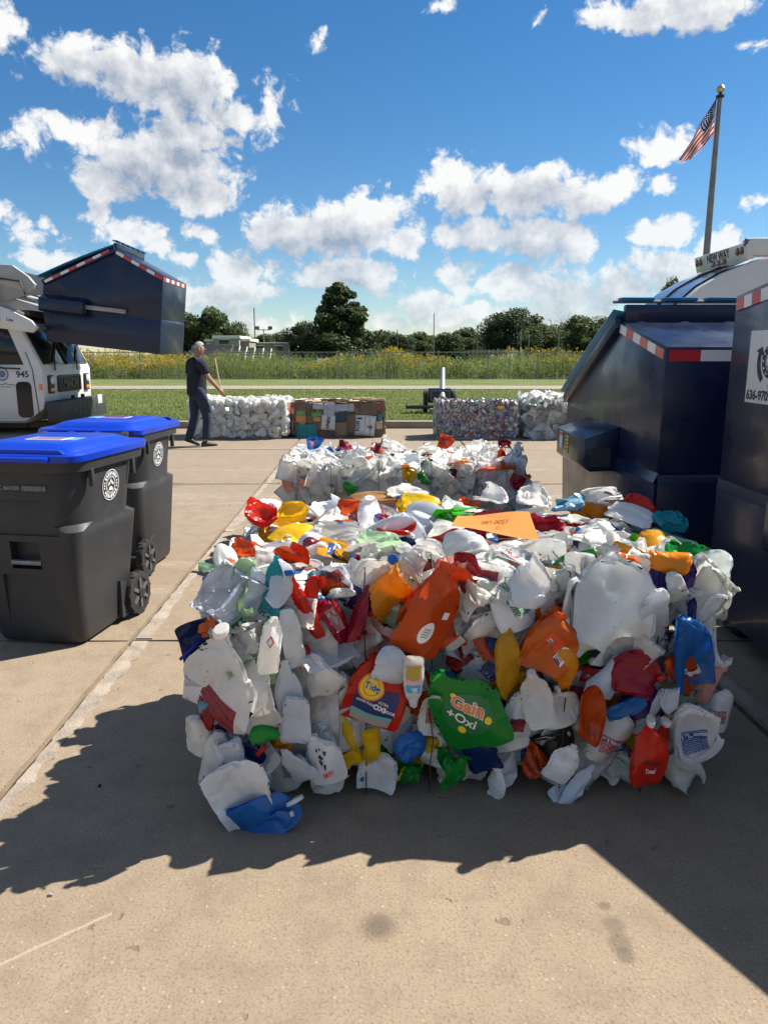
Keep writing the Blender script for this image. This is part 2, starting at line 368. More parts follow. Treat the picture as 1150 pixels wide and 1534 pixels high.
def soup(name, verts, faces, mats, mi=None):
    """fast mesh out of numpy arrays of quads or tris"""
    me = bpy.data.meshes.new(name); nv = len(verts); nf, k = faces.shape
    me.vertices.add(nv); me.vertices.foreach_set('co', np.asarray(verts, np.float32).ravel())
    me.loops.add(nf*k); me.loops.foreach_set('vertex_index', faces.astype(np.int32).ravel())
    me.polygons.add(nf); me.polygons.foreach_set('loop_start', np.arange(0, nf*k, k, dtype=np.int32))
    for m in (mats if isinstance(mats, (list, tuple)) else [mats]): me.materials.append(m)
    if mi is not None: me.polygons.foreach_set('material_index', np.asarray(mi, np.int32))
    me.update(calc_edges=True); me.validate(); return me
def mat_leaf(name, c1, c2, trans=.35, sc=.8, rough=.6):
    m = bpy.data.materials.new(name); m.use_nodes = True; nt = m.node_tree; b = nt.nodes['Principled BSDF']
    p = nd(nt, 'ShaderNodeNewGeometry').outputs['Position']
    n = noise(nt, p, sc, 4, .7)
    rp = nd(nt, 'ShaderNodeNewGeometry').outputs['Random Per Island']
    f = mth(nt, 'ADD', mth(nt, 'MULTIPLY', n, .7), mth(nt, 'MULTIPLY', rp, .35))
    c = mixc(nt, sstep(nt, f, .3, .75), c1, c2)
    nt.links.new(c, b.inputs['Base Color']); b.inputs['Roughness'].default_value = rough; b.inputs['Specular IOR Level'].default_value = .25
    tr = nd(nt, 'ShaderNodeBsdfTranslucent', {'Color': c})
    mx = nd(nt, 'ShaderNodeMixShader', {0: trans, 1: b.outputs[0], 2: tr.outputs[0]})
    nt.links.new(mx.outputs[0], nt.nodes['Material Output'].inputs[0]); return m
M_GRASS = mat_leaf('grass_blades', (.10, .165, .04), (.24, .26, .09), .5, .5)
M_WEED = mat_leaf('weeds', (.075, .125, .03), (.24, .275, .075), .5, .35)
M_GOLD = mat_leaf('goldenrod', (.42, .27, .015), (.58, .40, .03), .3, 1.)
M_LEAF1 = mat_leaf('leaves_cottonwood', (.042, .068, .03), (.11, .142, .055), .4, .5)
M_LEAF2 = mat_leaf('leaves_dark', (.042, .068, .031), (.10, .132, .055), .4, .3)
M_LEAF3 = mat_leaf('leaves_mid', (.052, .08, .033), (.125, .155, .06), .4, .3)
M_BARK = pbr('bark', (.10, .085, .065), .9, var=.3, vscale=3, bump=.5, bscale=8)
M_DEADWOOD = pbr('dead_wood', (.20, .175, .145), .9, var=.2, vscale=3)
nr = np.random.default_rng(5)
# mown grass blades
def blades(n, x0, x1, y0, y1, h0, h1, w, z, pw=1.):
    x = nr.uniform(x0, x1, n); y = y0+(y1-y0)*nr.uniform(0, 1, n)**pw; h = nr.uniform(h0, h1, n); a = nr.uniform(0, math.pi, n)
    lx, ly = nr.normal(0, .4, n)*h, nr.normal(0, .4, n)*h
    v = np.empty((n, 3, 3)); v[:, 0] = np.c_[x-np.cos(a)*w, y-np.sin(a)*w, np.full(n, z)]; v[:, 1] = np.c_[x+np.cos(a)*w, y+np.sin(a)*w, np.full(n, z)]
    v[:, 2] = np.c_[x+lx, y+ly, z+h]
    return v.reshape(-1, 3), np.arange(3*n).reshape(-1, 3)
v, f = blades(110000, -15, 13, LOT_END+.28, 33, .03, .085, .012, .055, 1.7)
tag(link('grass', soup('grass', v, f, M_GRASS)), 'short mown grass on the lawn behind the kerb', 'grass', kind='stuff')
# meadow of weeds and goldenrod behind the fence
def weeds():
    n = 9000
    x = nr.uniform(-31, 29, n); y = 47.2+28*nr.uniform(0, 1, n)**1.8
    hb = 1.30+.30*np.sin(x*.55+1.2)+.2*np.sin(x*1.7+.4)+.012*(y-47)
    vs = []; fs = []; k = 12
    h = hb*nr.uniform(.55, 1.1, n)
    for j in range(k):
        t = nr.uniform(.05, 1, n); a = nr.uniform(0, 2*math.pi, n); r = nr.uniform(.05, .34, n)*(1.15-t*.6)
        cx, cy, cz = x+np.cos(a)*r, y+np.sin(a)*r, h*t+.02
        l = nr.uniform(.10, .24, n); w = nr.uniform(.02, .06, n); b = a+nr.normal(0, .8, n); tilt = nr.normal(.45, .5, n)
        dx, dy, dz = np.cos(b)*np.cos(tilt)*l, np.sin(b)*np.cos(tilt)*l, np.sin(tilt)*l
        sx_, sy_ = -np.sin(b)*w, np.cos(b)*w
        q = np.empty((n, 4, 3))
        q[:, 0] = np.c_[cx, cy, cz]; q[:, 1] = np.c_[cx+dx*.5+sx_, cy+dy*.5+sy_, cz+dz*.5]; q[:, 2] = np.c_[cx+dx, cy+dy, cz+dz]; q[:, 3] = np.c_[cx+dx*.5-sx_, cy+dy*.5-sy_, cz+dz*.5]
        vs.append(q.reshape(-1, 3))
    a = nr.uniform(0, math.pi, n); q = np.empty((n, 4, 3)); w = .014
    q[:, 0] = np.c_[x-np.cos(a)*w, y-np.sin(a)*w, np.zeros(n)]; q[:, 1] = np.c_[x+np.cos(a)*w, y+np.sin(a)*w, np.zeros(n)]
    q[:, 2] = np.c_[x+np.cos(a)*w*.4, y, h]; q[:, 3] = np.c_[x-np.cos(a)*w*.4, y, h]
    vs.append(q.reshape(-1, 3)); V = np.concatenate(vs)
    tag(link('weeds', soup('weeds', V, np.arange(len(V)).reshape(-1, 4), M_WEED)), 'tall green weeds in the meadow behind the wire fence', 'weeds', kind='stuff')
    # flower heads gather in drifts
    dens = np.clip(.55*np.sin(x*.42+2.2)+.45*np.sin(x*1.13+.3)+.35*np.sin(y*.6)-.05, 0, 1)+np.where(x < -13, .85, 0)+np.where((x > 1) & (x < 4.5), .35, 0)
    s = nr.uniform(0, 1, n) < dens*.75
    fx, fy, fh = x[s], y[s], h[s]; m = len(fx); vs = []
    for j in range(9):
        t = nr.uniform(0, 1, m); a = nr.uniform(0, 2*math.pi, m); r = nr.uniform(0, .13, m)
        c = np.c_[fx+np.cos(a)*r, fy+np.sin(a)*r, fh*(.93+.13*t)]
        l = nr.uniform(.035, .075, m)[:, None]; d1 = nr.normal(0, 1, (m, 3)); d1 /= np.linalg.norm(d1, axis=1)[:, None]
        d2 = np.cross(d1, nr.normal(0, 1, (m, 3))); d2 /= np.linalg.norm(d2, axis=1)[:, None]
        q = np.stack([c-d1*l, c+d2*l*.6, c+d1*l, c-d2*l*.6], 1); vs.append(q.reshape(-1, 3))
    V = np.concatenate(vs)
    tag(link('goldenrod_flowers', soup('goldenrod', V, np.arange(len(V)).reshape(-1, 4), M_GOLD)), 'yellow goldenrod flower heads above the meadow weeds', 'flowers', kind='stuff')
weeds()

# ------------------------------------------------------------------ trees
def tree_meshes(seed, H, Wd, lobes, mat, leaf=.35, n=5000, trunk=.3, base=.2, cone=False, droop=0., gaps=.0):
    """trunk with limbs, and a crown of leaf clumps at the limb ends"""
    r = np.random.default_rng(seed); mb = MB()
    th = H*base
    mb.tube([(0, 0, -.2), (r.normal(0, .05), r.normal(0, .05), th), (r.normal(0, .2), r.normal(0, .2), H*.62), (r.normal(0, .2), 0, H*.9)], [trunk, trunk*.8, trunk*.4, trunk*.1], 8)
    cs = []
    for i in range(lobes):
        t = (i+.5)/lobes
        z = H*(base+.10+(.86-base)*t)
        rad = Wd*.5*((1-t)**.68*1.0*r.uniform(.8, 1.12)+.05 if cone else math.sqrt(max(.05, 1-(2*t-1.0)**2))*(.72+.28*r.uniform()))
        a = i*2.399+r.normal(0, .4); q = rad*r.uniform(.35, .92)
        c = np.array([math.cos(a)*q, math.sin(a)*q, z+r.normal(0, H*.02)])
        rr = Wd*(r.uniform(.10, .155)*(1.0-.62*t) if cone else r.uniform(.11, .20))
        cs.append((c, rr))
        if i % 2 == 0:
            mb.tube([(0, 0, max(th*.7, z*.72)), (c[0]*.5, c[1]*.5, z*.86), (c[0], c[1], z)], [trunk*.35, trunk*.2, trunk*.06], 5)
    tr = mb.mesh('trunk', M_BARK)
    V = []
    per = n//lobes
    for (c, rr) in cs:
        d = r.normal(0, 1, (per, 3)); d /= np.linalg.norm(d, axis=1)[:, None]
        rad = rr*(.45+.62*r.uniform(0, 1, (per, 1))**.5)
        bumps = 1+.28*np.sin(d[:, :1]*7+c[0])*np.sin(d[:, 1:2]*8+c[1])*np.sin(d[:, 2:]*6)
        p = c+d*rad*bumps*np.array([1.05, 1.05, .82]); p[:, 2] -= droop*np.abs(d[:, 2])*rr
        l = leaf*r.uniform(.5, 1.1, (per, 1)); n1 = r.normal(0, 1, (per, 3))*.6+d*.5; n1 /= np.linalg.norm(n1, axis=1)[:, None]
        t1 = np.cross(n1, r.normal(0, 1, (per, 3))); t1 /= np.linalg.norm(t1, axis=1)[:, None]; t2 = np.cross(n1, t1)
        V.append(np.stack([p-t1*l*.5, p+t2*l*.32, p+t1*l*.5, p-t2*l*.32], 1).reshape(-1, 3))
    V = np.concatenate(V)
    return tr, soup('crown', V, np.arange(len(V)).reshape(-1, 4), mat)
def plant_tree(name, meshes, loc, sc, rz, label, group=None, cat='tree'):
    t = thing(name, label, cat, loc, rz, group); t.scale = sc if isinstance(sc, tuple) else (sc,)*3
    link('trunk', meshes[0], t); link('crown', meshes[1], t); return t
COTTON = tree_meshes(11, 13., 10.5, 64, M_LEAF1, .55, 20000, .32, .0, True)
ROUND = [tree_meshes(21, 10, 9.5, 26, M_LEAF2, .6, 9500, .3, .06), tree_meshes(22, 10, 9, 24, M_LEAF3, .62, 9500, .3, .05), tree_meshes(23, 10, 12, 28, M_LEAF3, .6, 9500, .28, .03)]
OAK = tree_meshes(31, 13, 11, 30, M_LEAF2, .58, 11000, .34, .16)
def tree_at(px, top, Y, mesh, H, name, label, group=None, wide=1., rz=None):
    p = at(px, top, Y); s = p.z/H
    return plant_tree(name, mesh, (p.x, Y, 0), (s*wide, s*wide, s), random.uniform(0, 6) if rz is None else rz, label, group)
tree_at(506, 421, 95, COTTON, 13.0, 'cottonwood_tree', 'tall dark green cottonwood tree standing alone above the meadow', wide=1.5, rz=.6)
tree_at(455, 486, 100, ROUND[0], 10, 'round_tree', 'round dark tree at the left foot of the tall cottonwood', wide=1.15)
tree_at(545, 500, 104, ROUND[1], 10, 'round_tree', 'low bushy tree at the right foot of the tall cottonwood', wide=1.3)
tree_at(318, 466, 110, ROUND[1], 10, 'round_tree', 'broad leafy tree behind the beige utility building', wide=1.05)
tree_at(286, 474, 112, ROUND[0], 10, 'round_tree', 'leafy tree showing beside the lifted dumpster right edge', wide=.9)
tree_at(357, 487, 116, ROUND[2], 10, 'round_tree', 'small rounded tree right of the beige building roof', wide=.62)
TL = 'far tree in the low tree line, %s'
rowA = [(395, 503, 'just right of the double lamp pole'), (418, 502, 'left of the round dark tree'), (575, 499, 'right beside the cottonwood'), (600, 503, 'third from the cottonwood'), (625, 500, 'left of the thin steel mast'), (648, 505, 'behind the thin steel mast'), (672, 501, 'right of the thin steel mast'), (695, 494, 'tallest one left of the oak'), (716, 502, 'left foot of the oak')]
for i, (px, top, w) in enumerate(rowA):
    tree_at(px, top, 150+7*(i % 3), ROUND[i % 3], 10, 'far_tree', TL % w, 'far tree line', wide=1.5)
tree_at(745, 474, 120, OAK, 13, 'oak_tree', 'open dark oak at the left end of the right grove', wide=1.0)
tree_at(778, 467, 118, OAK, 13, 'oak_tree', 'tallest dark oak of the right grove', wide=1.25, rz=2.2)
tree_at(812, 490, 112, ROUND[2], 10, 'round_tree', 'bushy tree in front of the bare dead tree', wide=1.35)
tree_at(842, 488, 122, ROUND[0], 10, 'round_tree', 'dark tree right beside the bare dead tree', wide=1.35)
tree_at(872, 478, 116, ROUND[1], 10, 'round_tree', 'mid green bushy tree left of the sloped dumpster lid', wide=1.35)
tree_at(905, 480, 118, ROUND[2], 10, 'round_tree', 'mid green tree partly hidden by the sloped dumpster lid', wide=1.35)
tree_at(1003, 428, 40, ROUND[1], 10, 'round_tree', 'tree top peeking above the right dumpster roof', wide=.42)
for i, px in enumerate((250,)):
    tree_at(px, 484+(i % 3)*6, 126+5*(i % 2), ROUND[i % 3], 10, 'far_tree', 'far tree just above the lifted dumpster bottom edge', None, wide=1.1)
# bare dead tree
def dead_tree(px, top, Y, label):
    p = at(px, top, Y); t = thing('dead_tree', label, 'tree', (p.x, Y, 0)); r = random.Random(int(px)); mb = MB(); br = MB()
    mb.tube([(0, 0, -.2), (.1, 0, p.z*.35), (.05, .1, p.z*.62)], [.24, .2, .13], 7)
    def limb(q, d, l, rad, dep):
        e = q+d*l; m = (q+e)/2+Vector((r.gauss(0, .06), r.gauss(0, .06), 0))*l
        br.tube([q, m, e], [rad, rad*.8, rad*.55], 5)
        if dep: 
            for _ in range(3 if dep > 1 else 2):
                limb(e if r.random() < .6 else m, (d+Vector((r.gauss(0, .5), r.gauss(0, .5), r.gauss(.05, .3)))).normalized(), l*r.uniform(.55, .8), rad*.6, dep-1)
    for k in range(6):
        a = k*2.4; limb(Vector((.05, .1, p.z*(.4+.22*k/6))), Vector((math.cos(a)*.7, math.sin(a)*.7, .9)).normalized(), p.z*.17, .07, 3)
    mb.build('trunk', M_DEADWOOD, t); br.build('branches', M_DEADWOOD, t); return t
dead_tree(838, 462, 119, 'bare grey dead tree among the right grove')

# ------------------------------------------------------------------ fence
M_GALV = pbr('galvanised_steel', (.20, .205, .20), .5, .6, var=.2, vscale=5)
M_WIRE = pbr('fence_wire', (.13, .14, .13), .6, .4)
FY = 46.2
fe = thing('chain_link_fence', 'grey chain link fence with top rail along the meadow', 'fence', (0, FY, 0))
p0 = at(359, 540, FY).x; dxp = (at(805, 540, FY).x-p0)/6
post = MB().lathe([(.032, 0), (.032, 1.70), (.04, 1.705), (.04, 1.74), (.012, 1.78)], 8).mesh('post', M_GALV)
for k in range(-8, 13): link('post', post, fe, (p0+k*dxp, 0, .03))
xa, xb = p0-8*dxp, p0+12*dxp
MB().tube([(xa, 0, 1.70), (xb, 0, 1.70)], .024, 8).build('top_rail', M_GALV, fe)
MB().tube([(xa, .02, .12), (xb, .02, .12)], .008, 5).build('bottom_wire', M_GALV, fe)
mb = MB(); hh = 1.62; stp = .16; xx = xa-hh
while xx < xb:
    for sg in (0, 1):
        a, b = (xx, xx+hh) if sg else (xx+hh, xx)
        z0, z1 = .08, .08+hh
        a_, b_ = max(min(a, xb), xa), max(min(b, xb), xa)
        if abs(a_-b_) > .05:
            za = z0+(z1-z0)*(a_-a)/(b-a); zb = z0+(z1-z0)*(b_-a)/(b-a)
            mb.tube([(a_, .026+.004*sg, za), (b_, .026+.004*sg, zb)], .0026, 3, caps=False)
    xx += stp
mb.build('wire_mesh', M_WIRE, fe, recalc=False)
fe_post = None

# ------------------------------------------------------------------ far buildings and masts
M_BEIGE = pbr('beige_wall', (.36, .31, .25), .85, var=.08, vscale=.4)
M_BEIGE2 = pbr('tan_wall', (.27, .235, .19), .85, var=.1, vscale=.4)
M_TRIMW = pbr('white_trim', (.75, .73, .68), .6)
M_DARKG = pbr('dark_opening', (.03, .035, .04), .5)
def building(label, px0, px1, top, Y, dep, mat, bottom=0, roof=.35, openings=()):
    a, b = at(px0, top, Y), at(px1, top, Y)
    t = thing('utility_building', label, 'building', ((a.x+b.x)/2, Y, 0)); w = b.x-a.x
    MB().box((0, dep/2, (a.z-roof)/2), (w, dep, a.z-roof)).build('wall', mat, t)
    MB().box((0, dep/2, a.z-roof/2), (w+.3, dep+.3, roof)).build('roof', M_TRIMW, t, bevel=.03)
    for (u, z, ww, h, n) in openings:
        o = MB().box((w*u, -.03, z), (ww, .08, h)).build(n, M_DARKG, t)
        MB().box((w*u, -.06, z+h/2+.06), (ww+.2, .06, .1)).build('frame', M_TRIMW, o)
    return t
building('beige flat roofed block left of the man, largest of three', 320, 358, 503, 92, 7, M_BEIGE, openings=[(-.1, 3.1, 1.1, .45, 'window'), (.25, 1.2, 1., 2.1, 'door')])
building('narrow beige block with white corner trim right of the largest', 358, 373, 507, 93, 6, M_BEIGE2, openings=[(0, 1.2, .8, 2., 'door')])
building('low beige block left of the largest block', 308, 320, 509, 93, 6, M_BEIGE, roof=.2, openings=[(0, 2.6, .5, .4, 'window')])
building('long low tan wall building left of the round tree', 378, 434, 513, 98, 8, M_BEIGE2, roof=.12, openings=[(-.3, 2.4, .9, .5, 'window'), (.2, 2.4, .9, .5, 'window')])
M_PANEL = pbr('dark_panel', (.012, .015, .02), .6)
ends = [(283, 345, 519), (346, 356, 521), (357, 367, 522), (368, 379, 523), (380, 392, 524), (393, 404, 525)]
for i, (a, b, y) in enumerate(ends):
    A, B = at(a, y, 72), at(b, y, 72)
    t = thing('panel_rack', 'dark tilted panel rack behind the fence, %s' % ('long one behind the man', 'second from the left', 'third from the left', 'fourth from the left', 'fifth from the left', 'rightmost of the row')[i], 'panel rack', ((A.x+B.x)/2, 72, 0), 0, 'dark panel racks')
    w = B.x-A.x
    MB().box((0, .4, A.z-.55), (w, 2.2, .06), (R(38), 0, 0)).build('panel', M_PANEL, t)
    MB().box((w/2, .4, A.z-.54), (.08, 2.25, .10), (R(38), 0, 0)).build('edge_rail', M_TRIMW if i else M_GALV, t)
    for s in (-.4, .4): MB().tube([(w*s, .4, 0), (w*s, .4, A.z-.55)], .05, 6).build('leg', M_GALV, t)
def mast(px, top, Y, r, label, extra=None, mat=None, name='utility_pole', cat='pole'):
    p = at(px, top, Y); t = thing(name, label, cat, (p.x, Y, 0))
    MB().tube([(0, 0, 0), (0, 0, p.z)], [r, r*.7], 7).build('pole', mat or M_GALV, t)
    if extra == 'lamps':
        MB().tube([(-.9, 0, p.z-.1), (.9, 0, p.z-.1)], .06, 6).build('crossarm', M_GALV, t)
        for s in (-1, 1): MB().box((s*.85, 0, p.z+.15), (.55, .35, .4), (R(20), 0, 0)).build('lamp', M_DARKG, t, bevel=.05)
    if extra == 'arm': MB().box((0, 0, p.z-.5), (1.6, .12, .14)).build('crossarm', M_BARK, t)
    return t
mast(380.5, 461, 105, .11, 'tall thin steel mast left of the double lamp pole')
mast(395, 493, 100, .09, 'short pole with two floodlights above the tan building', 'lamps', name='floodlight_pole')
mast(425, 493, 118, .12, 'wooden utility pole left of the round dark tree', 'arm', M_BARK)
mast(650, 469, 130, .10, 'tall thin steel mast above the far tree line')
mast(595, 494, 120, .11, 'wooden pole above the fence between cottonwood and mast', None, M_BARK)
mast(714, 500, 110, .12, 'wooden pole at the left foot of the oak grove', None, M_BARK)
mast(780, 498, 80, .07, 'grey pole in front of the oak grove, left of two', None)
mast(792, 500, 80, .07, 'grey pole in front of the oak grove, right of two', None)
mast(837, 496, 80, .07, 'grey pole in front of the bare dead tree', None)
# white slatted stand behind the fence
t = thing('white_trailer_frame', 'low white slatted frame standing behind the fence near the oaks', 'frame', (at(745, 520, 70).x, 70, 0))
for k in range(11): MB().box((-2.6+k*.38, 0, 1.45), (.09, .08, 1.15), (0, R(-8), 0)).build('slat', M_BEIGE, t)
for k in range(2): MB().box((1.55+k*.75, -.1, 1.45), (.16, .1, 1.5), (0, R(-14), 0)).build('upright', M_TRIMW, t)
for z in (1., 1.9): MB().box((-.6, .06, z), (4.6, .06, .09)).build('rail', M_BEIGE, t)
# ------------------------------------------------------------------ dumpsters
M_NAVY = pbr('navy_paint', (.003, .0115, .044), .27, 0, .4, coat=.22, coatr=.12, var=.1, vscale=1.2, bump=.08, bscale=3, dirt=.10, dirtcol=(.018, .021, .03))
M_TEAL = pbr('teal_lid_plastic', (.003, .15, .32), .38, var=.2, vscale=3, trans=.12)
M_RED = pbr('red_reflector', (.50, .025, .03), .35, coat=.5)
M_WHT = pbr('white_reflector', (.72, .72, .72), .35, coat=.5)
M_WPAINT = pbr('white_paint', (.60, .60, .59), .38, coat=.3, var=.06, vscale=2, dirt=.25, dirtcol=(.35, .32, .28))
M_STEEL = pbr('bare_steel', (.32, .31, .30), .42, .8, var=.2, vscale=6, dirt=.4, dirtcol=(.15, .09, .05))
M_INK = pbr('dark_print', (.02, .022, .04), .6)
M_WPRINT = pbr('white_print', (.72, .73, .75), .6)
M_STICKW = pbr('sticker_white', (.66, .66, .64), .5)
M_STICKY = pbr('sticker_yellow', (.62, .46, .03), .5)
M_BLACK = pbr('black_plastic', (.018, .018, .02), .5, var=.2, vscale=8)
M_RUBBER = pbr('tyre_rubber', (.02, .02, .02), .85, bump=.3, bscale=40)
M_GLASSD = pbr('dark_glass', (.010, .013, .018), .08, 0, .4)
M_BLUEGREY = pbr('blue_grey_print', (.12, .17, .30), .5)
def tape(parent, a, b, w, n, axis_n, first=0, off=.004):
    """alternating red and white reflector pieces from a to b, w high, lying against a face with normal axis_n"""
    a, b, nn = Vector(a), Vector(b), Vector(axis_n).normalized(); d = (b-a); L = d.length; d.normalize(); u = nn.cross(d)
    for i in range(n):
        p, q = a+d*(L*i/n+.002), a+d*(L*(i+1)/n-.002)
        vs = [p-u*w/2+nn*off, q-u*w/2+nn*off, q+u*w/2+nn*off, p+u*w/2+nn*off]; vs += [x_-nn*(off+.003) for x_ in vs]
        MB().add(vs, [(0, 1, 2, 3), (4, 7, 6, 5), (0, 4, 5, 1), (1, 5, 6, 2), (2, 6, 7, 3), (3, 7, 4, 0)]).build('reflector', M_RED if (i+first) % 2 == 0 else M_WHT, parent)
def dumpster(label, loc, rot, prof, width, ledge=.8, front_tape=False, lid_open=0., pocket=.33, over=.04, e=.028):
    """local x runs along the length (0 = tall back), y across, z up; prof: back height, ridge x, ridge height, length, front height"""
    hb, xr, hr, L, hf = prof
    t = thing('dumpster', label, 'dumpster', loc, 0, 'navy front load dumpsters', rot)
    poly = [(0, ledge), (0, hb), (xr, hr), (L, hf), (L, ledge)]
    body = MB().prism(poly, -width/2, width/2, 'y').build('body', M_NAVY, t, bevel=.012)
    # wider lower tub with a sloping ledge
    lower = MB()
    lower.prism([(-e, .12), (-e, ledge-.05), (0, ledge+.001), (L, ledge+.001), (L+e*.3, ledge-.05), (L-.1, .12)], -width/2+.001, width/2-.001, 'y')
    lower.build('tub', M_NAVY, t, bevel=.01)
    for s in (-1, 1):
        MB().prism([(-e+.003, .121), (-e+.003, ledge-.052), (L-.002, ledge-.052), (L-.12, .121)], s*(width/2), s*(width/2+e), 'y').build('side_panel', M_NAVY, t, bevel=.008)
        MB().add([(-e, s*(width/2-.002), ledge+.012), (L, s*(width/2-.002), ledge+.012), (L, s*(width/2+e), ledge-.05), (-e, s*(width/2+e), ledge-.05)], [(0, 1, 2, 3)]).build('ledge', M_NAVY, t)
        # fork pocket
        p0_, p1_ = L*pocket, L*(pocket+.37)
        yy = s*width/2
        pk = MB().prism([(yy, 1.03), (yy+s*.25, .94), (yy+s*.25, .73), (yy+s*.20, .69), (yy, .70)], p0_, p1_, 'x').build('fork_pocket', M_NAVY, t, bevel=.01)
        MB().box((p0_-.001, yy+s*.13, .80), (.006, .15, .14)).build('pocket_mouth', M_DARKG, pk)
        if pocket < .4:
            MB().box((p1_-.16, yy+s*.252, .855), (.10, .004, .14)).build('sticker', M_STICKW, pk)
            MB().box((p1_-.16, yy+s*.2545, .905), (.09, .003, .03)).build('sticker_heading', M_RED, pk)
            MB().box((p1_-.36, yy+s*.252, .84), (.10, .004, .14)).build('sticker', M_STICKY, pk)
        for q in range(4 if pocket < .4 else 0): MB().box((p1_-.36, yy+s*.2545, .89-q*.03), (.08, .003, .007)).build('print_line', M_INK, pk)
        # rim channel along the sloping front edge, with the lid hinge bar
        dx, dz = L-xr, hf-hr; a = math.atan2(dz, dx); l = math.hypot(dx, dz)
        MB().box(((xr+L)/2-.03*math.sin(a)*0, s*(width/2+.012), (hr+hf)/2-.02), (l+.02, .05, .09), (0, -a, 0)).build('rim_channel', M_NAVY, t, bevel=.008)
        a2 = math.atan2(hr-hb, xr)
        n_ = Vector((0, s, 0))
        tape(t, (.02, s*width/2, hb-.05), (xr-.02, s*width/2, hr-.06), .062, 6 if xr < 1.2 else 8, n_, 0)
        if front_tape: tape(t, (L-.05, s*(width/2+.040), hf-.01), (xr+.1, s*(width/2+.036), hr-.05), .05, 8, n_, 1)
    tape(t, (0, width/2-.02, hb-.055), (0, -width/2+.02, hb-.055), .068, 9, (-1, 0, 0), 0)
    # ridge upstand, rod and lids
    MB().box((xr+.01, 0, hr+.045), (.07, width-.06, .13)).build('ridge_bar', M_NAVY, t, bevel=.01)
    MB().tube([(xr-.0, -width/2-.06, hr+.13), (xr-.0, width/2+.06, hr+.13)], .012, 8).build('hinge_rod', M_STEEL, t)
    dx, dz = L-xr, hf-hr; l = math.hypot(dx, dz); a = math.atan2(dz, dx)
    for k in (-1, 1):
        mb = MB(); n = 10
        wl = width/2+over; y0 = k*(width/4+over*.75)
        # corrugated moulded lid, slightly bowed
        for j in range(n+1):
            for i in range(9):
                uu = i/8; q = -.02+(l+.06)*uu
                hgt = .055+.022*(1 if (j % 3 != 0) else 0)+.02*math.sin(uu*math.pi)+lid_open*uu
                x_ = xr+q*math.cos(a)-hgt*math.sin(a); z_ = hr+q*math.sin(a)+hgt*math.cos(a)
                mb.v.append((x_, y0-wl/2+wl*j/n, z_))
        for j in range(n):
            for i in range(8): p = j*9+i; mb.f.append((p, p+1, p+10, p+9)); mb.m.append(0)
        lid = mb.build('lid', M_TEAL, t, recalc=False)
        md = lid.modifiers.new('thick', 'SOLIDIFY'); md.thickness = .018
        for q in range(3): MB().box((xr, y0-wl/3+q*wl/3, hr+.145), (.10, wl*.26, .028)).build('hinge_lug', M_TEAL, lid, bevel=.008)
    for (xx_, yy_) in ((.12, -1), (.12, 1), (L-.3, -1), (L-.3, 1)) if loc[2] == 0 else (): MB().box((xx_, yy_*(width/2-.15), .06), (.2, .12, .12)).build('foot', M_NAVY, t, bevel=.01)
    return t
def rotm(x, y, z=0): return (x, y, z)
PROF = (1.60, .95, 1.80, 2.42, 1.17)
# local x -> world +y for the one on the right
DA = dumpster('navy slant top dumpster with fork pocket stickers, right of the bales', (1.74+.9, 4.68, 0), (0, 0, R(90)), PROF, 1.8)
DB = dumpster('nearest navy dumpster with white phone number sign, cut by right edge', (1.885+.9, 4.12, 0), (0, 0, R(-90)), (1.86, .55, 1.93, 2.40, .98), 1.8, .86, pocket=.42, over=-.06, e=.006)
DC = dumpster('navy dumpster lifted in the air on the truck forks', (-4.47, 15.0+.9, 1.44), (0, R(-6.5), R(180)), (1.62, .95, 2.02, 2.32, 1.26), 1.75, front_tape=True, lid_open=.05, pocket=.62, e=.005)
# white plate with recycling arrows on the nearest dumpster (faces -x in the world)
def world_plate(o, parent_t, loc, ry=R(-90)):
    o.parent = None
s0 = thing('recycling_sign', 'white sign with grey recycling arrows and phone number on nearest dumpster', 'sign', (1.885-.006, 3.66, 1.49), R(-90))
MB().box((0, 0, 0), (.46, .008, .36)).build('plate', M_STICKW, s0, bevel=.003)
# local x of the sign runs towards the camera, its face looks to -x of the world (= local -y)
def flat_poly(pts, name, mat, parent, y=-.0055):
    mb = MB(); mb.prism(pts, y, y+.002, 'y'); return mb.build(name, mat, parent)
def ring(name, r0, r1, mat, parent, c=(0, 0), y=-.006, n=28, sx_=1.):
    vs = []; fs = []
    for k in range(n):
        a = 2*math.pi*k/n
        for r in (r0, r1): vs.append((c[0]+r*math.cos(a)*sx_, y, c[1]+r*math.sin(a)))
    for k in range(n): a, b = 2*k, 2*((k+1) % n); fs.append((a, a+1, b+1, b))
    return MB().add(vs, fs).build(name, mat, parent, recalc=False)
def arrow_arc(parent, a0, a1, mat, head=True, r=.118, w=.034):
    n = 8; pts = []
    for i in range(n+1): a = a0+(a1-a0)*i/n; pts.append(((r+w/2)*math.cos(a), (r+w/2)*math.sin(a)+.03))
    if head:
        d = (a1-a0)/abs(a1-a0); pts.append(((r+w*1.2)*math.cos(a1), (r+w*1.2)*math.sin(a1)+.03)); pts.append((r*math.cos(a1+d*.32), r*math.sin(a1+d*.32)+.03)); pts.append(((r-w*1.2)*math.cos(a1), (r-w*1.2)*math.sin(a1)+.03))
    for i in range(n, -1, -1): a = a0+(a1-a0)*i/n; pts.append(((r-w/2)*math.cos(a), (r-w/2)*math.sin(a)+.03))
    flat_poly(pts, 'arrow', mat, parent)
arrow_arc(s0, R(-128), R(-198), M_INK); arrow_arc(s0, R(112), R(42), M_BLUEGREY); arrow_arc(s0, R(-8), R(-78), M_BLUEGREY)
ring('badge', .055, .085, M_INK, s0, (.0, .03)); ring('badge_line', .047, .05, M_INK, s0, (0, .03))
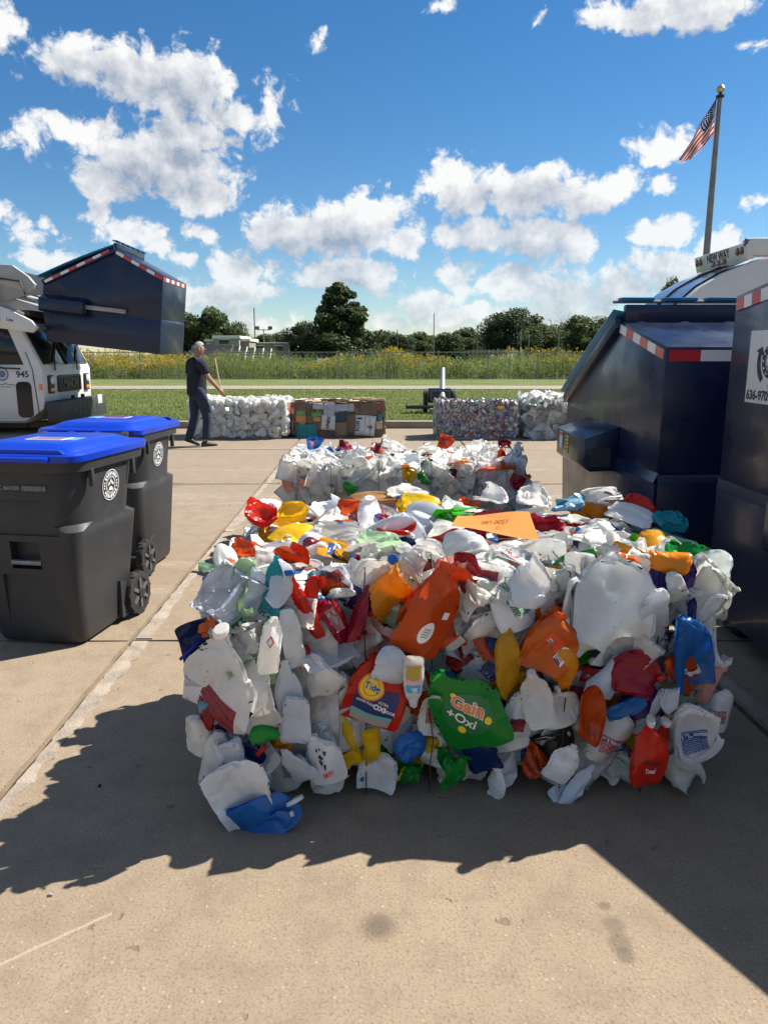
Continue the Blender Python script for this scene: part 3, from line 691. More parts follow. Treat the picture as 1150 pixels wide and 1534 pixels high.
for k in range(12):
    a = k*math.pi/6; MB().box((.07*math.cos(a), -.0068, .03+.07*math.sin(a)), (.010, .001, .012), (0, -a, 0)).build('badge_letter', M_STICKW, s0)
flat_poly([(0, .065), (.02, .03), (.032, .0), (.012, -.002), (.012, -.012), (-.012, -.012), (-.012, -.002), (-.032, .0), (-.02, .03)], 'badge_emblem', M_INK, s0)
link('lettering', text_mesh('636-970', .066, M_INK, align='LEFT', bold=.035), s0, (-.215, -.0055, -.142))

# ------------------------------------------------------------------ wheeled carts
M_CART = pbr('charcoal_cart', (.032, .034, .038), .42, 0, .4, var=.12, vscale=3, bump=.12, bscale=160, dirt=.3, dirtcol=(.07, .066, .06))
M_CLID = pbr('blue_cart_lid', (.001, .035, .42), .3, 0, .5, var=.10, vscale=4, bump=.08, bscale=12)
def rrect(w, d, r, n=5):
    pts = []
    for (cx, cy, a0) in ((w/2-r, d/2-r, 0), (-w/2+r, d/2-r, 90), (-w/2+r, -d/2+r, 180), (w/2-r, -d/2+r, 270)):
        for k in range(n+1): a = R(a0+90*k/n); pts.append((cx+r*math.cos(a), cy+r*math.sin(a)))
    return pts
def loft(mb, rings, caps=True):
    n = len(rings[0]); o = len(mb.v)
    for r_ in rings: mb.v += [tuple(p) for p in r_]
    for i in range(len(rings)-1):
        for k in range(n): mb.f.append((o+i*n+k, o+i*n+(k+1) % n, o+(i+1)*n+(k+1) % n, o+(i+1)*n+k)); mb.m.append(0)
    if caps: mb.f += [tuple(o+n-1-k for k in range(n)), tuple(o+(len(rings)-1)*n+k for k in range(n))]; mb.m += [0, 0]
def cart(label, loc, rz):
    """front (-y) carries the catch bar, wheels at the back (+y); about 1.08 m tall"""
    t = thing('wheeled_cart', label, 'recycling cart', loc, rz, 'charcoal carts with blue lids')
    mb = MB(); secs = []
    # z, width, depth, corner radius, centre y : shoulders step out below 0.66 m
    for (z, w, d, r, cy) in ((.02, .50, .50, .06, -.06), (.05, .525, .53, .07, -.06), (.30, .555, .60, .065, -.045), (.60, .603, .668, .07, -.03), (.645, .612, .678, .075, -.028), (.675, .606, .668, .19, -.026), (.80, .626, .696, .195, -.02), (.97, .655, .745, .19, -.01), (.985, .655, .745, .19, -.01)):
        secs.append([(p[0], p[1]+cy, z) for p in rrect(w, d, r)])
    loft(mb, secs)
    body = mb.build('body', M_CART, t, sharp=40)
    for (c_, d_) in (((0, -.40, .515), (.17, .20, .15)), ((0, -.385, .24), (.30, .11, .33)), ((-.215, -.40, .80), (.05, .11, .24)), ((.03, -.40, .72), (.36, .095, .19))):
        co = MB().box(c_, d_).build('cutter', M_CART, None)
        co.location = t.location; co.rotation_euler = t.rotation_euler
        md = body.modifiers.new('b', 'BOOLEAN'); md.object = co; md.operation = 'DIFFERENCE'; md.solver = 'EXACT'
        bpy.context.view_layer.update(); dg = bpy.context.evaluated_depsgraph_get()
        me = bpy.data.meshes.new_from_object(body.evaluated_get(dg)); body.modifiers.clear()
        if len(me.polygons) > 50: body.data = me
        bpy.data.objects.remove(co)
    me = body.data
    me.polygons.foreach_set('use_smooth', [True]*len(me.polygons)); me.set_sharp_from_angle(angle=R(38))
    MB().tube([(-.085, -.352, .475), (.085, -.352, .475)], .014, 8).build('catch_bar', M_STEEL, t)
    # rolled rim
    rim = MB(); rr = []
    for (dz, w, d) in ((.0, .655, .745), (.0, .70, .79), (.055, .715, .805), (.062, .70, .79), (.062, .64, .73)):
        rr.append([(p[0], p[1]-.01, .965+dz) for p in rrect(w, d, .12)])
    loft(rim, rr, False); rim.build('rim', M_CART, t, sharp=40)
    for s in (-1, 1):
        for yy in (-.24, .2): MB().box((s*.342, yy, .925), (.024, .03, .10), None, taper=.8).build('rim_rib', M_CART, t, bevel=.004)
        MB().prism([(.06, .035), (.20, .035), (.24, .20), (.06, .26)], s*.27, s*.29, 'x').build('wheel_fairing', M_CART, t)
    # lid: flange, raised centre and front lip
    lid = MB(); ll = []
    for (z, w, d, r, cy) in ((1.02, .735, .83, .10, -.012), (1.052, .74, .835, .10, -.012), (1.062, .715, .81, .09, -.012), (1.062, .60, .70, .09, -.012), (1.080, .57, .66, .09, -.01), (1.098, .49, .55, .09, -.0), (1.102, .44, .50, .08, 0)):
        ll.append([(p[0], p[1]+cy, z) for p in rrect(w, d, r)])
    loft(lid, ll); lo = lid.build('lid', M_CLID, t, sharp=32)
    MB().box((0, -.435, 1.035), (.46, .03, .028), (R(14), 0, 0)).build('lid_lip', M_CLID, lo, bevel=.008)
    MB().prism([(-.30, 1.063), (-.27, 1.082), (.27, 1.082), (.30, 1.063)], -.405, -.38, 'y').build('lid_rib', M_CLID, lo, bevel=.004)
    lb = MB().box((.02, -.08, 1.1025), (.22, .13, .002)).build('lid_label', M_STICKW, lo)
    MB().box((.165, -.08, 1.1027), (.06, .13, .002)).build('lid_label', pbr('label_blue', (.10, .30, .62), .5), lo)
    for q in range(4): MB().box((.02, -.035-q*.03, 1.1045), (.19, .012, .001)).build('print_line', M_RED if q % 2 else M_BLUEGREY, lb)
    # hinge bar and handle at the back
    hb_ = MB(); hb_.tube([(-.31, .44, 1.03), (.31, .44, 1.03)], .016, 8)
    hb_.build('handle_bar', M_CART, t)
    for s in (-.28, -.09, .09, .28): MB().box((s, .415, 1.02), (.05, .09, .055), (R(-12), 0, 0)).build('hinge_lug', M_CLID if abs(s) < .2 else M_CART, t, bevel=.01)
    MB().tube([(-.30, .235, .135), (.30, .235, .135)], .012, 8).build('axle', M_STEEL, t)
    for s in (-1, 1):
        Mx = Matrix.Translation((s*.295, .235, .135)) @ Matrix.Rotation(R(90)*s, 4, 'Y')
        w = MB().lathe([(.10, -.026), (.126, -.024), (.132, -.014), (.132, .014), (.126, .024), (.10, .026)], 28, Mx, caps=False).build('wheel', M_RUBBER, t)
        tr = MB()
        for k in range(26):
            a = 2*math.pi*k/26; tr.box(Mx @ Vector((.130*math.cos(a), .130*math.sin(a), .010 if k % 2 else -.010)), (.01, .014, .026), (Mx.to_3x3() @ Matrix.Rotation(a, 3, 'Z')))
        tr.build('tread', M_RUBBER, w)
        rim_ = MB().lathe([(.10, .02), (.103, .026), (.088, .026), (.085, .012), (.03, .012), (.03, .034), (.012, .036)], 24, Mx, caps=True).build('rim', M_BLACK, w)
        for k in range(6):
            a = 2*math.pi*k/6; q = Mx @ Vector((.058*math.cos(a), .058*math.sin(a), .02)); MB().box(q, (.07, .022, .016), Mx.to_3x3() @ Matrix.Rotation(a, 3, 'Z')).build('spoke', pbr('spoke_grey', (.09, .09, .095), .35) if 'spoke_grey' not in bpy.data.materials else bpy.data.materials['spoke_grey'], w)
    # round white emblem on both sides
    for s in (-1, 1):
        e = link('emblem', None, t, (s*.3225, -.02, .845), (R(0), 0, R(90)*s)); e.rotation_euler = Euler((R(5.5), 0, R(90)*s)); e.empty_display_size = .05
        e = emblem_mesh(e, t)
    # stamped number and bar code on the front
    link('serial_number', text_mesh('RPC 664300', .03, M_GREYPRINT), t, (-.055, -.386, .88), (R(7), 0, 0))
    bc = MB(); rb = random.Random(4); xx_ = -.03
    while xx_ < .10:
        w_ = rb.choice((.003, .005, .008)); bc.box((xx_+w_/2, 0, 0), (w_, .001, .026)); xx_ += w_+rb.choice((.002, .004))
    o = bc.build('bar_code', M_GREYPRINT, t); o.location = (.065, -.386, .88); o.rotation_euler = (R(7), 0, 0)
    return t
M_GREYPRINT = pbr('grey_print', (.22, .23, .24), .6)
def emblem_mesh(e, t):
    mb = MB(); n = 36
    def rg(r0, r1, y=0.):
        vs = []; fs = []
        for k in range(n):
            a = 2*math.pi*k/n
            for r in (r0, r1): vs.append((r*math.cos(a), y, r*math.sin(a)))
        for k in range(n): a, b = 2*k, 2*((k+1) % n); fs.append((a, a+1, b+1, b))
        mb.add(vs, fs)
    rg(.083, .087); rg(.047, .050); rg(.041, .043)
    for a0 in (R(35), R(215)):
        for k in range(8):
            a = a0+R(110)*k/7; mb.box((.066*math.cos(a), 0, .066*math.sin(a)), (.011, .0006, .021 if k % 3 else .015), (0, math.pi/2-a, 0))
    for a in (R(165), R(178), R(191), R(-14), R(0), R(14)): mb.box((.066*math.cos(a), 0, .066*math.sin(a)), (.009, .0006, .009), (0, R(45), 0))
    mb.prism([(0, .036), (.012, .014), (-.012, .014)], -.0004, .0004, 'y'); mb.prism([(.006, .006), (.03, -.004), (.02, .02)], -.0004, .0004, 'y'); mb.prism([(-.006, .006), (-.03, -.004), (-.02, .02)], -.0004, .0004, 'y')
    mb.prism([(-.022, -.03), (.022, -.03), (.018, -.018), (.004, -.008), (-.004, -.008), (-.018, -.018)], -.0004, .0004, 'y')
    me = mb.mesh('emblem', M_WPRINT, recalc=False, flat=True); e2 = link('emblem', me, t, e.location, e.rotation_euler); bpy.data.objects.remove(e); return e2
cart('near charcoal cart with blue lid and stamped number, front to the camera', (-1.83, 4.12, 0), R(-9))
cart('far charcoal cart with labelled blue lid, wheels and back to the camera', (-1.96, 5.36, 0), R(180-6))

# ------------------------------------------------------------------ front loading truck on the left
T1 = thing('refuse_truck', 'white front loading refuse truck numbered 945 holding up a dumpster', 'truck', (-6.68, 15.95, 0))
cabp = [(-2.6, .22), (-.42, .22), (-.05, .50), (-.02, .62), (0, 1.27), (-.43, 2.22), (-.60, 2.27), (-2.6, 2.27)]
MB().prism(cabp, -1.2, 1.2, 'y').build('cab', M_WPAINT, T1, bevel=.025, seg=2)
# windscreen follows the sloping front; two panes
fx = math.atan2(.43, .95)
for s in (-1, 1):
    MB().box((-.205, s*.555, 1.765), (.03, 1.05, .88), (0, -fx, 0)).build('windscreen', M_GLASSD, T1, bevel=.01)
MB().box((-.19, 0, 1.765), (.04, .05, .9), (0, -fx, 0)).build('windscreen_bar', M_BLACK, T1)
for y0, an in ((-.75, 24), (.35, 20)):
    w = MB(); w.tube([(.05, y0, 1.24), (-.05, y0+.25, 1.47), (-.17, y0+.5, 1.72)], .014, 6); w.box((-.10, y0+.38, 1.60), (.02, .66, .03), (R(35), -fx, 0)); w.build('wiper', M_BLACK, T1)
for s in (-1, 1):
    yy = s*1.2
    sw = MB().prism([(-1.6, 1.36), (-.36, 1.36), (-.62, 2.10), (-1.6, 2.10)], yy-.004*s, yy+s*.012, 'y').build('side_window', M_GLASSD, T1, bevel=.006)
    lw = MB().prism([(p[0]-.40, p[1]+.68) for p in rrect(.30, .70, .09)], yy-.004*s, yy+s*.012, 'y').build('kick_window', M_GLASSD, T1)
    dr = MB()
    for (a, b) in (((-.20, 1.28), (-.14, .40)), ((-.14, .40), (-.44, .245)), ((-.44, .245), (-1.2, .245)), ((-.20, 1.28), (-.30, 1.6))):
        dr.tube([(a[0], yy+s*.002, a[1]), (b[0], yy+s*.002, b[1])], .009, 5)
    dr.build('door_gap', M_DARKG, T1)
    MB().box((-.06, yy+s*.005, .93), (.06, .014, .12)).build('marker_lamp', pbr('amber_lens', (.75, .2, .03), .3, coat=.5) if 'amber_lens' not in bpy.data.materials else bpy.data.materials['amber_lens'], T1)
    mb = MB(); mb.tube([(-.42, yy+s*.03, 1.28), (-.75, yy+s*.06, 1.30), (-.95, yy+s*.05, 1.36)], .016, 6); mb.build('door_handle', M_BLACK, T1)
e = link('fleet_number', text_mesh('945', .17, M_INK), T1, (-.40, -1.206, 1.17))
eb = link('fleet_emblem', None, T1); bpy.data.objects.remove(eb)
mb = MB()
for k in range(24):
    a, b = 2*math.pi*k/24, 2*math.pi*(k+1)/24; c = (-.80, -1.205, 1.18)
    for r0, r1 in ((.10, .13), (0.0, .07)): mb.add([(c[0]+r*math.cos(q), c[1], c[2]+r*math.sin(q)) for r, q in ((r0, a), (r1, a), (r1, b), (r0, b))], [(0, 1, 2, 3)])
mb.build('fleet_emblem', M_BLUEGREY, T1, recalc=False)
mb = MB(); mb.tube([(-1.15+.045*i, -1.206, .98+.018*math.sin(i*2.3)+.01*math.sin(i*.9)) for i in range(14)], .005, 4); mb.tube([(-1.15, -1.206, .935), (-.62, -1.206, .93)], .004, 4); mb.build('script_lettering', M_INK, T1)
gr = MB().prism([(p[0], p[1]+.97) for p in rrect(1.15, .34, .05)], .0, .03, 'x').build('grille', M_BLACK, T1, bevel=.008)
for k in range(7): MB().box((.033, -.48+k*.16, .97), (.012, .014, .27)).build('grille_bar', M_DARKG, gr)
o = link('grille_lettering', text_mesh('MACK', .26, pbr('grille_letters', (.06, .062, .07), .4)), gr, (.042, 0, .96), (0, 0, R(90)))
for s in (-1, 1):
    h = MB().box((.012, s*.90, .97), (.05, .24, .36)).build('headlight', M_BLACK, T1, bevel=.02)
    MB().lathe([(.0, 0), (.075, .01), (.08, .03), (.05, .045), (0.001, .05)], 14, Matrix.Translation((.02, s*.90, 1.05)) @ Matrix.Rotation(R(90), 4, 'Y')).build('lamp', pbr('lamp_glass', (.62, .62, .60), .15, coat=.6) if 'lamp_glass' not in bpy.data.materials else bpy.data.materials['lamp_glass'], h)
    MB().box((.035, s*.90, .86), (.02, .18, .07)).build('indicator', bpy.data.materials['amber_lens'], h, bevel=.008)
bp = MB().box((.16, 0, .44), (.26, 2.5, .42)).build('bumper', pbr('bumper_grey', (.035, .037, .036), .6, var=.2, vscale=4), T1, bevel=.02)
for k, w_ in enumerate((.14, .10, .12, .12, .10, .12)): MB().box((.292, -.5+k*.24, .44), (.006, w_, .28 if 0 < k < 5 else .12)).build('bumper_opening', M_DARKG, bp)
MB().box((.295, .86, .58), (.02, .26, .2)).build('fog_lamp', bpy.data.materials['lamp_glass'], bp, bevel=.03)
for s in (-.25, .25): MB().box((.16, s, .68), (.06, .06, .09)).build('tow_hook', M_BLACK, bp)
for (xx_, yy_) in ((-1.75, -1.02), (-1.75, 1.02), (-5.2, -1.02), (-5.2, 1.02), (-6.4, -1.02), (-6.4, 1.02)):
    Mx = Matrix.Translation((xx_, yy_, .5)) @ Matrix.Rotation(R(90), 4, 'X')
    w = MB().lathe([(.28, -.15), (.46, -.15), (.5, -.11), (.5, .11), (.46, .15), (.28, .15)], 28, Mx).build('wheel', M_RUBBER, T1)
    MB().lathe([(.28, -.151), (.26, -.05), (.1, -.06), (.08, -.12), (.01, -.13)], 20, Mx).build('rim', M_STEEL, w)
MB().prism([(-9.2, .8), (-2.75, .8), (-2.75, 3.2), (-3.3, 3.45), (-9.2, 3.45)], -1.22, 1.22, 'y').build('hopper_body', M_WPAINT, T1, bevel=.04)
MB().box((-5.5, 0, .62), (7.2, 1.0, .3)).build('chassis', M_BLACK, T1)
MB().box((-1.0, 0, 2.32), (1.5, 2.0, .1), (0, R(-3), 0)).build('roof_guard', pbr('roof_brown', (.07, .05, .04), .7), T1, bevel=.02)
# lifting arms: a curved grey plate arm and a straight white lower arm on each side
for s in (-1, 1):
    yy = s*1.36
    arm = MB(); P_ = [(-2.6, 3.15), (-1.6, 3.42), (-.75, 3.22), (-.30, 3.20), (-.02, 3.0), (.10, 2.85), (.0, 2.7), (-.55, 2.86), (-1.3, 2.86), (-2.6, 2.55)]
    arm.prism(P_, yy-.05, yy+.05, 'y'); a_ = arm.build('arm_plate', pbr('arm_grey', (.36, .36, .35), .45, var=.1) if 'arm_grey' not in bpy.data.materials else bpy.data.materials['arm_grey'], T1, bevel=.01)
    fa = MB(); fa.prism([(-2.4, 3.02), (-.40, 2.40), (.02, 2.18), (.12, 2.06), (.02, 1.96), (-.72, 2.06), (-2.4, 2.62)], yy-.17, yy-.06, 'y') if s < 0 else fa.prism([(-2.4, 3.02), (-.40, 2.40), (.02, 2.18), (.12, 2.06), (.02, 1.96), (-.72, 2.06), (-2.4, 2.62)], yy+.06, yy+.17, 'y')
    f_ = fa.build('fork_arm', M_WPAINT, T1, bevel=.012)
    MB().box((-1.35, yy+s*.174, 2.58), (.5, .006, .06), (0, R(17), 0)).build('reflector', M_RED, f_)
    MB().lathe([(.06, 0), (.06, .02)], 14, Matrix.Translation((-.62, yy+s*.172, 2.22)) @ Matrix.Rotation(R(90)*(1 if s < 0 else -1), 4, 'X')).build('pivot_cap', bpy.data.materials['amber_lens'], f_)
    link('arm_lettering', text_mesh('Leu', .09, M_INK), f_, (-.38, yy+s*.173, 2.20), (0, R(12), 0 if s < 0 else R(180)))
    cy = MB(); cy.tube([(-2.3, yy-s*.0+s*.08, 3.02), (-.95, yy+s*.08, 2.68)], .055, 10); cy.tube([(-.95, yy+s*.08, 2.68), (-.15, yy+s*.08, 2.3)], .032, 10); cy.build('cylinder', M_STEEL, T1)
    ho = MB(); ho.tube([(-2.2, yy+s*.12, 2.8), (-1.6, yy+s*.14, 2.95), (-1.0, yy+s*.1, 2.8), (-.5, yy+s*.1, 2.95), (-.15, yy+s*.1, 2.9), (-.05, yy+s*.1, 2.6)], .018, 6); ho.build('hose', M_BLACK, T1)
    # fork that runs through the pocket of the raised dumpster
    fk = MB(); fk.box((.78, s*1.0, 2.47), (1.75, .10, .085), (0, R(6.5), 0)); fk.build('fork', M_STEEL, T1, bevel=.01)
MB().tube([(-.02, -1.5, 2.07), (-.02, 1.5, 2.07)], .06, 10).build('fork_shaft', M_STEEL, T1)
MB().box((-2.3, 0, 2.95), (.8, 2.2, .7)).build('loading_hopper', pbr('hopper_tan', (.22, .18, .14), .7, var=.2), T1, bevel=.05)

# ------------------------------------------------------------------ rear loading truck on the right
T2 = thing('refuse_truck', 'white rear loading refuse truck with curved tailgate behind the right dumpsters', 'truck', (7.25, 16.3, 0))
# heading +x, the tailgate looks to -x; side planes at y = -1.2 and 1.2
curve = [(-1.9, .9)]+[(-1.9+1.85*math.sin(R(a)), 1.55+1.58*(1-math.cos(R(a)))*1.0) for a in range(0, 91, 9)]
tg = [(-1.9, .9), (-1.88, 1.6), (-1.72, 2.1), (-1.45, 2.5), (-1.05, 2.86), (-.60, 3.12), (0, 3.36), (.9, 3.4), (.9, .9)]
MB().prism(tg, -1.22, 1.22, 'y').build('tailgate', M_WPAINT, T2, bevel=.03)
cv = MB(); pts = tg[1:7]
pts2 = []
for i in range(len(pts)-1):
    for q in range(3): pts2.append((pts[i][0]+(pts[i+1][0]-pts[i][0])*q/3, pts[i][1]+(pts[i+1][1]-pts[i][1])*q/3))
pts2.append(pts[-1])
for y0, y1 in ((-.98, -.03), (.03, 1.12)):
    cv = MB()
    for (xx_, zz) in pts2: cv.v += [(xx_-.03, y0, zz+.03), (xx_-.03, y1, zz+.03)]
    for i in range(len(pts2)-1): cv.f.append((2*i, 2*i+2, 2*i+3, 2*i+1)); cv.m.append(0)
    cv.build('hopper_cover', pbr('cover_grey', (.30, .33, .38), .18, .5, coat=.5) if 'cover_grey' not in bpy.data.materials else bpy.data.materials['cover_grey'], T2, recalc=False)
cv = MB(); cv.tube([(xx_-.035, 0, zz+.035) for xx_, zz in pts2], .03, 6); cv.build('cover_seam', M_BLACK, T2)
band = MB().box((-.16, 0, 3.53), (.12, 2.46, .34), (0, R(-14), 0)).build('light_bar', M_WPAINT, T2, bevel=.02)
o = link('lettering', text_mesh('NEW WAY', .30, M_INK, bold=.03), band)
o.matrix_local = Matrix.Translation((-.16, .05, 3.53)) @ Matrix.Rotation(R(-14), 4, 'Y') @ Matrix.Translation((-.064, 0, .055)) @ Matrix.Rotation(R(-90), 4, 'Z') @ Matrix.Diagonal((.72, 1, .8, 1))
M_LENS = pbr('dark_red_lens', (.10, .015, .02), .25, coat=.6)
def lens(p, r0, n): return MB().lathe([(r0, -.012), (r0, .006), (r0*.7, .02), (.002, .026)], 16, Matrix.Translation(p) @ Matrix.Rotation(R(-90), 4, 'Y')).build(n, M_LENS, band)
for y_ in (-1.02, -.84, .92, 1.10): lens((-.235, y_, 3.56), .082, 'lamp')
for y_ in (-.2, .05, .3): MB().box((-.222, y_, 3.44), (.03, .2, .10)).build('lamp', M_LENS, band, bevel=.03)
MB().box((.55, -1.05, 3.60), (1.5, .34, .34), None).build('corner_post', M_WPAINT, T2, bevel=.06)
lens((-.235, -1.16, 3.68), .0801, 'marker_lamp')
MB().tube([(.45, -1.30, 3.60), (1.6, -1.30, 3.62)], .10, 12).build('cylinder', M_STEEL, T2)
MB().lathe([(.14, -.03), (.14, .03), (.05, .05)], 18, Matrix.Translation((.95, -1.24, 3.15)) @ Matrix.Rotation(R(90), 4, 'X')).build('pivot_boss', M_WPAINT, T2, bevel=.01)
MB().box((.62, -1.235, 2.6), (.10, .03, 1.25)).build('side_rib', M_WPAINT, T2, bevel=.01)
MB().box((1.55, -1.24, 2.7), (.05, .05, 1.9)).build('hose_channel', M_BLACK, T2)
MB().prism([(.92, .8), (7.6, .8), (7.6, 3.55), (.92, 3.62)], -1.2, 1.2, 'y').build('load_body', M_WPAINT, T2, bevel=.05)
for k in range(5): MB().box((2.1+k*1.2, 0, 2.2), (.12, 2.5, 2.7)).build('body_rib', M_WPAINT, T2, bevel=.02)
MB().box((3.5, 0, .6), (8.5, .95, .35)).build('chassis', M_BLACK, T2)
MB().prism([(7.7, .6), (9.9, .6), (9.95, 1.5), (9.6, 2.7), (7.7, 2.75)], -1.15, 1.15, 'y').build('cab', M_WPAINT, T2, bevel=.05)
for (xx_, yy_) in ((2.6, -1.), (2.6, 1.), (3.9, -1.), (3.9, 1.), (9.0, -1.), (9.0, 1.)):
    Mx = Matrix.Translation((xx_, yy_, .5)) @ Matrix.Rotation(R(90), 4, 'X')
    w = MB().lathe([(.28, -.15), (.46, -.15), (.5, -.11), (.5, .11), (.46, .15), (.28, .15)], 28, Mx).build('wheel', M_RUBBER, T2)
    MB().lathe([(.28, -.151), (.26, -.05), (.1, -.06), (.08, -.12), (.01, -.13)], 20, Mx).build('rim', M_STEEL, w)

# ------------------------------------------------------------------ flag pole and flag
FYD = 24.; pt = at(1074, 128, FYD); pb = at(1058, 375, FYD)
pole = thing('flagpole', 'tall grey metal flagpole with gold ball behind the right truck', 'flagpole', (pb.x, FYD, 0))
Hp = pt.z; lean = (pt.x-pb.x)*0
MB().tube([(0, 0, 0), (0, 0, Hp*.5), (0, 0, Hp-.32)], [.115, .10, .065], 16).build('shaft', M_GALV, pole)
MB().lathe([(.07, 0), (.12, .02), (.12, .07), (.05, .10), (.02, .2)], 14, Matrix.Translation((0, 0, Hp-.34))).build('truck_cap', M_BLACK, pole)
MB().lathe([(.012, -.12), (.06, -.105), (.1, -.06), (.12, 0), (.1, .06), (.06, .105), (.005, .12)], 16, Matrix.Translation((0, 0, Hp-.1))).build('finial_ball', pbr('gold_ball', (.5, .42, .25), .35, .8), pole)
MB().tube([(-.11, 0, .9), (-.10, 0, Hp-.4)], .008, 5).build('halyard', M_TRIMW, pole)
mf = bpy.data.materials.new('flag_cloth'); mf.use_nodes = True; nt = mf.node_tree; b = nt.nodes['Principled BSDF']
uv = nd(nt, 'ShaderNodeUVMap').outputs[0]; su = nd(nt, 'ShaderNodeSeparateXYZ', {0: uv})
stripe = mth(nt, 'GREATER_THAN', mth(nt, 'FRACT', mth(nt, 'MULTIPLY', su.outputs[1], 6.5)), .5)
c = mixc(nt, stripe, (.48, .03, .045), (.74, .73, .72))
can = mth(nt, 'MULTIPLY', mth(nt, 'LESS_THAN', su.outputs[0], .42), mth(nt, 'GREATER_THAN', su.outputs[1], .462))
st = nd(nt, 'ShaderNodeTexVoronoi', {'Vector': vmth(nt, 'MULTIPLY', uv, (22, 13, 0)), 'Scale': 1., 'Randomness': 0.}, voronoi_dimensions='2D')
cb = mixc(nt, mth(nt, 'LESS_THAN', st.outputs['Distance'], .24), (.018, .028, .10), (.7, .7, .72))
c = mixc(nt, can, c, cb); nt.links.new(c, b.inputs['Base Color']); b.inputs['Roughness'].default_value = .8
tr = nd(nt, 'ShaderNodeBsdfTranslucent', {'Color': c}); mx = nd(nt, 'ShaderNodeMixShader', {0: .45, 1: b.outputs[0], 2: tr.outputs[0]}); nt.links.new(mx.outputs[0], nt.nodes['Material Output'].inputs[0])
fl = MB(); NU, NV = 40, 16; hoist, fly = 1.28, 2.2
top = at(1070, 143, FYD).z; uvs = []
for j in range(NV+1):
    for i in range(NU+1):
        u, v_ = i/NU, j/NV
        # the cloth droops: the fly end hangs down to the left and gathers in folds
        tx, tz = -.07-1.03*u, -1.80*u**1.05
        bx, bz = -.09-.70*u**1.2, -1.02-.80*u
        x_ = bx+(tx-bx)*v_; z_ = top+bz+(tz-bz)*v_
        y_ = .16*u**.6*math.sin(v_*9+u*3)+.08*math.sin(u*11+v_*3)
        fl.v.append((x_, y_, z_)); uvs.append((u, v_))
for j in range(NV):
    for i in range(NU): a = j*(NU+1)+i; fl.f.append((a, a+1, a+NU+2, a+NU+1)); fl.m.append(0)
me = fl.mesh('flag', mf, recalc=False, sharp=180); ul = me.uv_layers.new(name='UVMap')
ul.data.foreach_set('uv', [q for l in me.loops for q in uvs[l.vertex_index]])
tag(link('flag', me, None, (pb.x, FYD, 0)), 'limp red white and blue striped flag hanging from the flagpole', 'flag')

# ------------------------------------------------------------------ towed machine on the lawn
p = at(658, 600, 19.6)
T3 = thing('towed_machine', 'small dark towed machine with a pale slanted pipe on the lawn', 'machine', (p.x, 19.6, .06)); T3.scale = (.56, .56, .56)
M_GREENBLK = pbr('dark_green_paint', (.03, .045, .045), .5, var=.2)
M_PIPE = pbr('pale_pipe', (.36, .40, .40), .4, .3)
MB().box((0, 0, .80), (1.05, .7, .66)).build('housing', M_GREENBLK, T3, bevel=.03)
MB().box((0, -.36, .80), (.9, .03, .5)).build('front_panel', M_GALV, T3, bevel=.01)
MB().box((0, -.385, .80), (.82, .03, .44)).build('hatch', M_GREENBLK, T3, bevel=.01)
MB().tube([(.08, -.55, .70), (.12, -.1, 1.05), (.20, .9, 2.0)], [.15, .13, .10], 16).build('pipe', M_PIPE, T3)
MB().lathe([(.17, -.04), (.17, .04), (.10, .05)], 16, Matrix.Translation((.08, -.55, .70)) @ Matrix.Rotation(R(60), 4, 'X')).build('pipe_flange', M_PIPE, T3)
for s in (-1, 1):
    Mx = Matrix.Translation((s*.66, 0, .52)) @ Matrix.Rotation(R(90), 4, 'Y')
    w = MB().lathe([(.2, -.09), (.48, -.09), (.52, -.05), (.52, .05), (.48, .09), (.2, .09)], 24, Mx).build('wheel', M_RUBBER, T3)
    MB().lathe([(.3, -.095), (.28, -.03), (.06, -.04)], 18, Mx).build('rim', M_GALV, w)
MB().box((-.85, -.45, .30), (1.5, .7, .14)).build('platform', M_BLACK, T3, bevel=.02)
MB().box((-.2, -.95, .17), (.6, .5, .18)).build('step_block', M_KERB, T3, bevel=.02)

# ------------------------------------------------------------------ the man
M_SKIN = pbr('skin', (.33, .17, .115), .55, var=.1, vscale=10)
M_SHIRT = pbr('navy_tshirt', (.008, .011, .025), .9, var=.15, vscale=12, bump=.4, bscale=9)
M_JEAN = pbr('blue_jeans', (.014, .026, .052), .9, var=.3, vscale=9, bump=.5, bscale=12)
M_SHOE = pbr('black_shoe', (.02, .019, .018), .6)
M_HAIR = pbr('grey_hair', (.30, .28, .26), .8, var=.25, vscale=30, bump=.6, bscale=60)
def skin(name, vs, es, rad, mat, parent, sub=2, root=0):
    me = bpy.data.meshes.new(name); me.from_pydata(vs, es, []); o = bpy.data.objects.new(name, me); COL.objects.link(o)
    o.modifiers.new('skin', 'SKIN'); sl = me.skin_vertices[0].data
    for i, r in enumerate(rad):
        sl[i].radius = r if isinstance(r, tuple) else (r, r); sl[i].use_root = (i == root)
    s_ = o.modifiers.new('sub', 'SUBSURF'); s_.levels = s_.render_levels = sub
    bpy.context.view_layer.update()
    m2 = bpy.data.meshes.new_from_object(o.evaluated_get(bpy.context.evaluated_depsgraph_get())); bpy.data.objects.remove(o)
    m2.name = name; m2.materials.clear(); m2.materials.append(mat); m2.polygons.foreach_set('use_smooth', [True]*len(m2.polygons))
    return link(name, m2, parent)
mp = gnd(300, 669)
MAN = thing('person', 'person in navy t-shirt and jeans walking beside the white jug bale', 'person', (mp.x, mp.y+.05, 0), R(40))
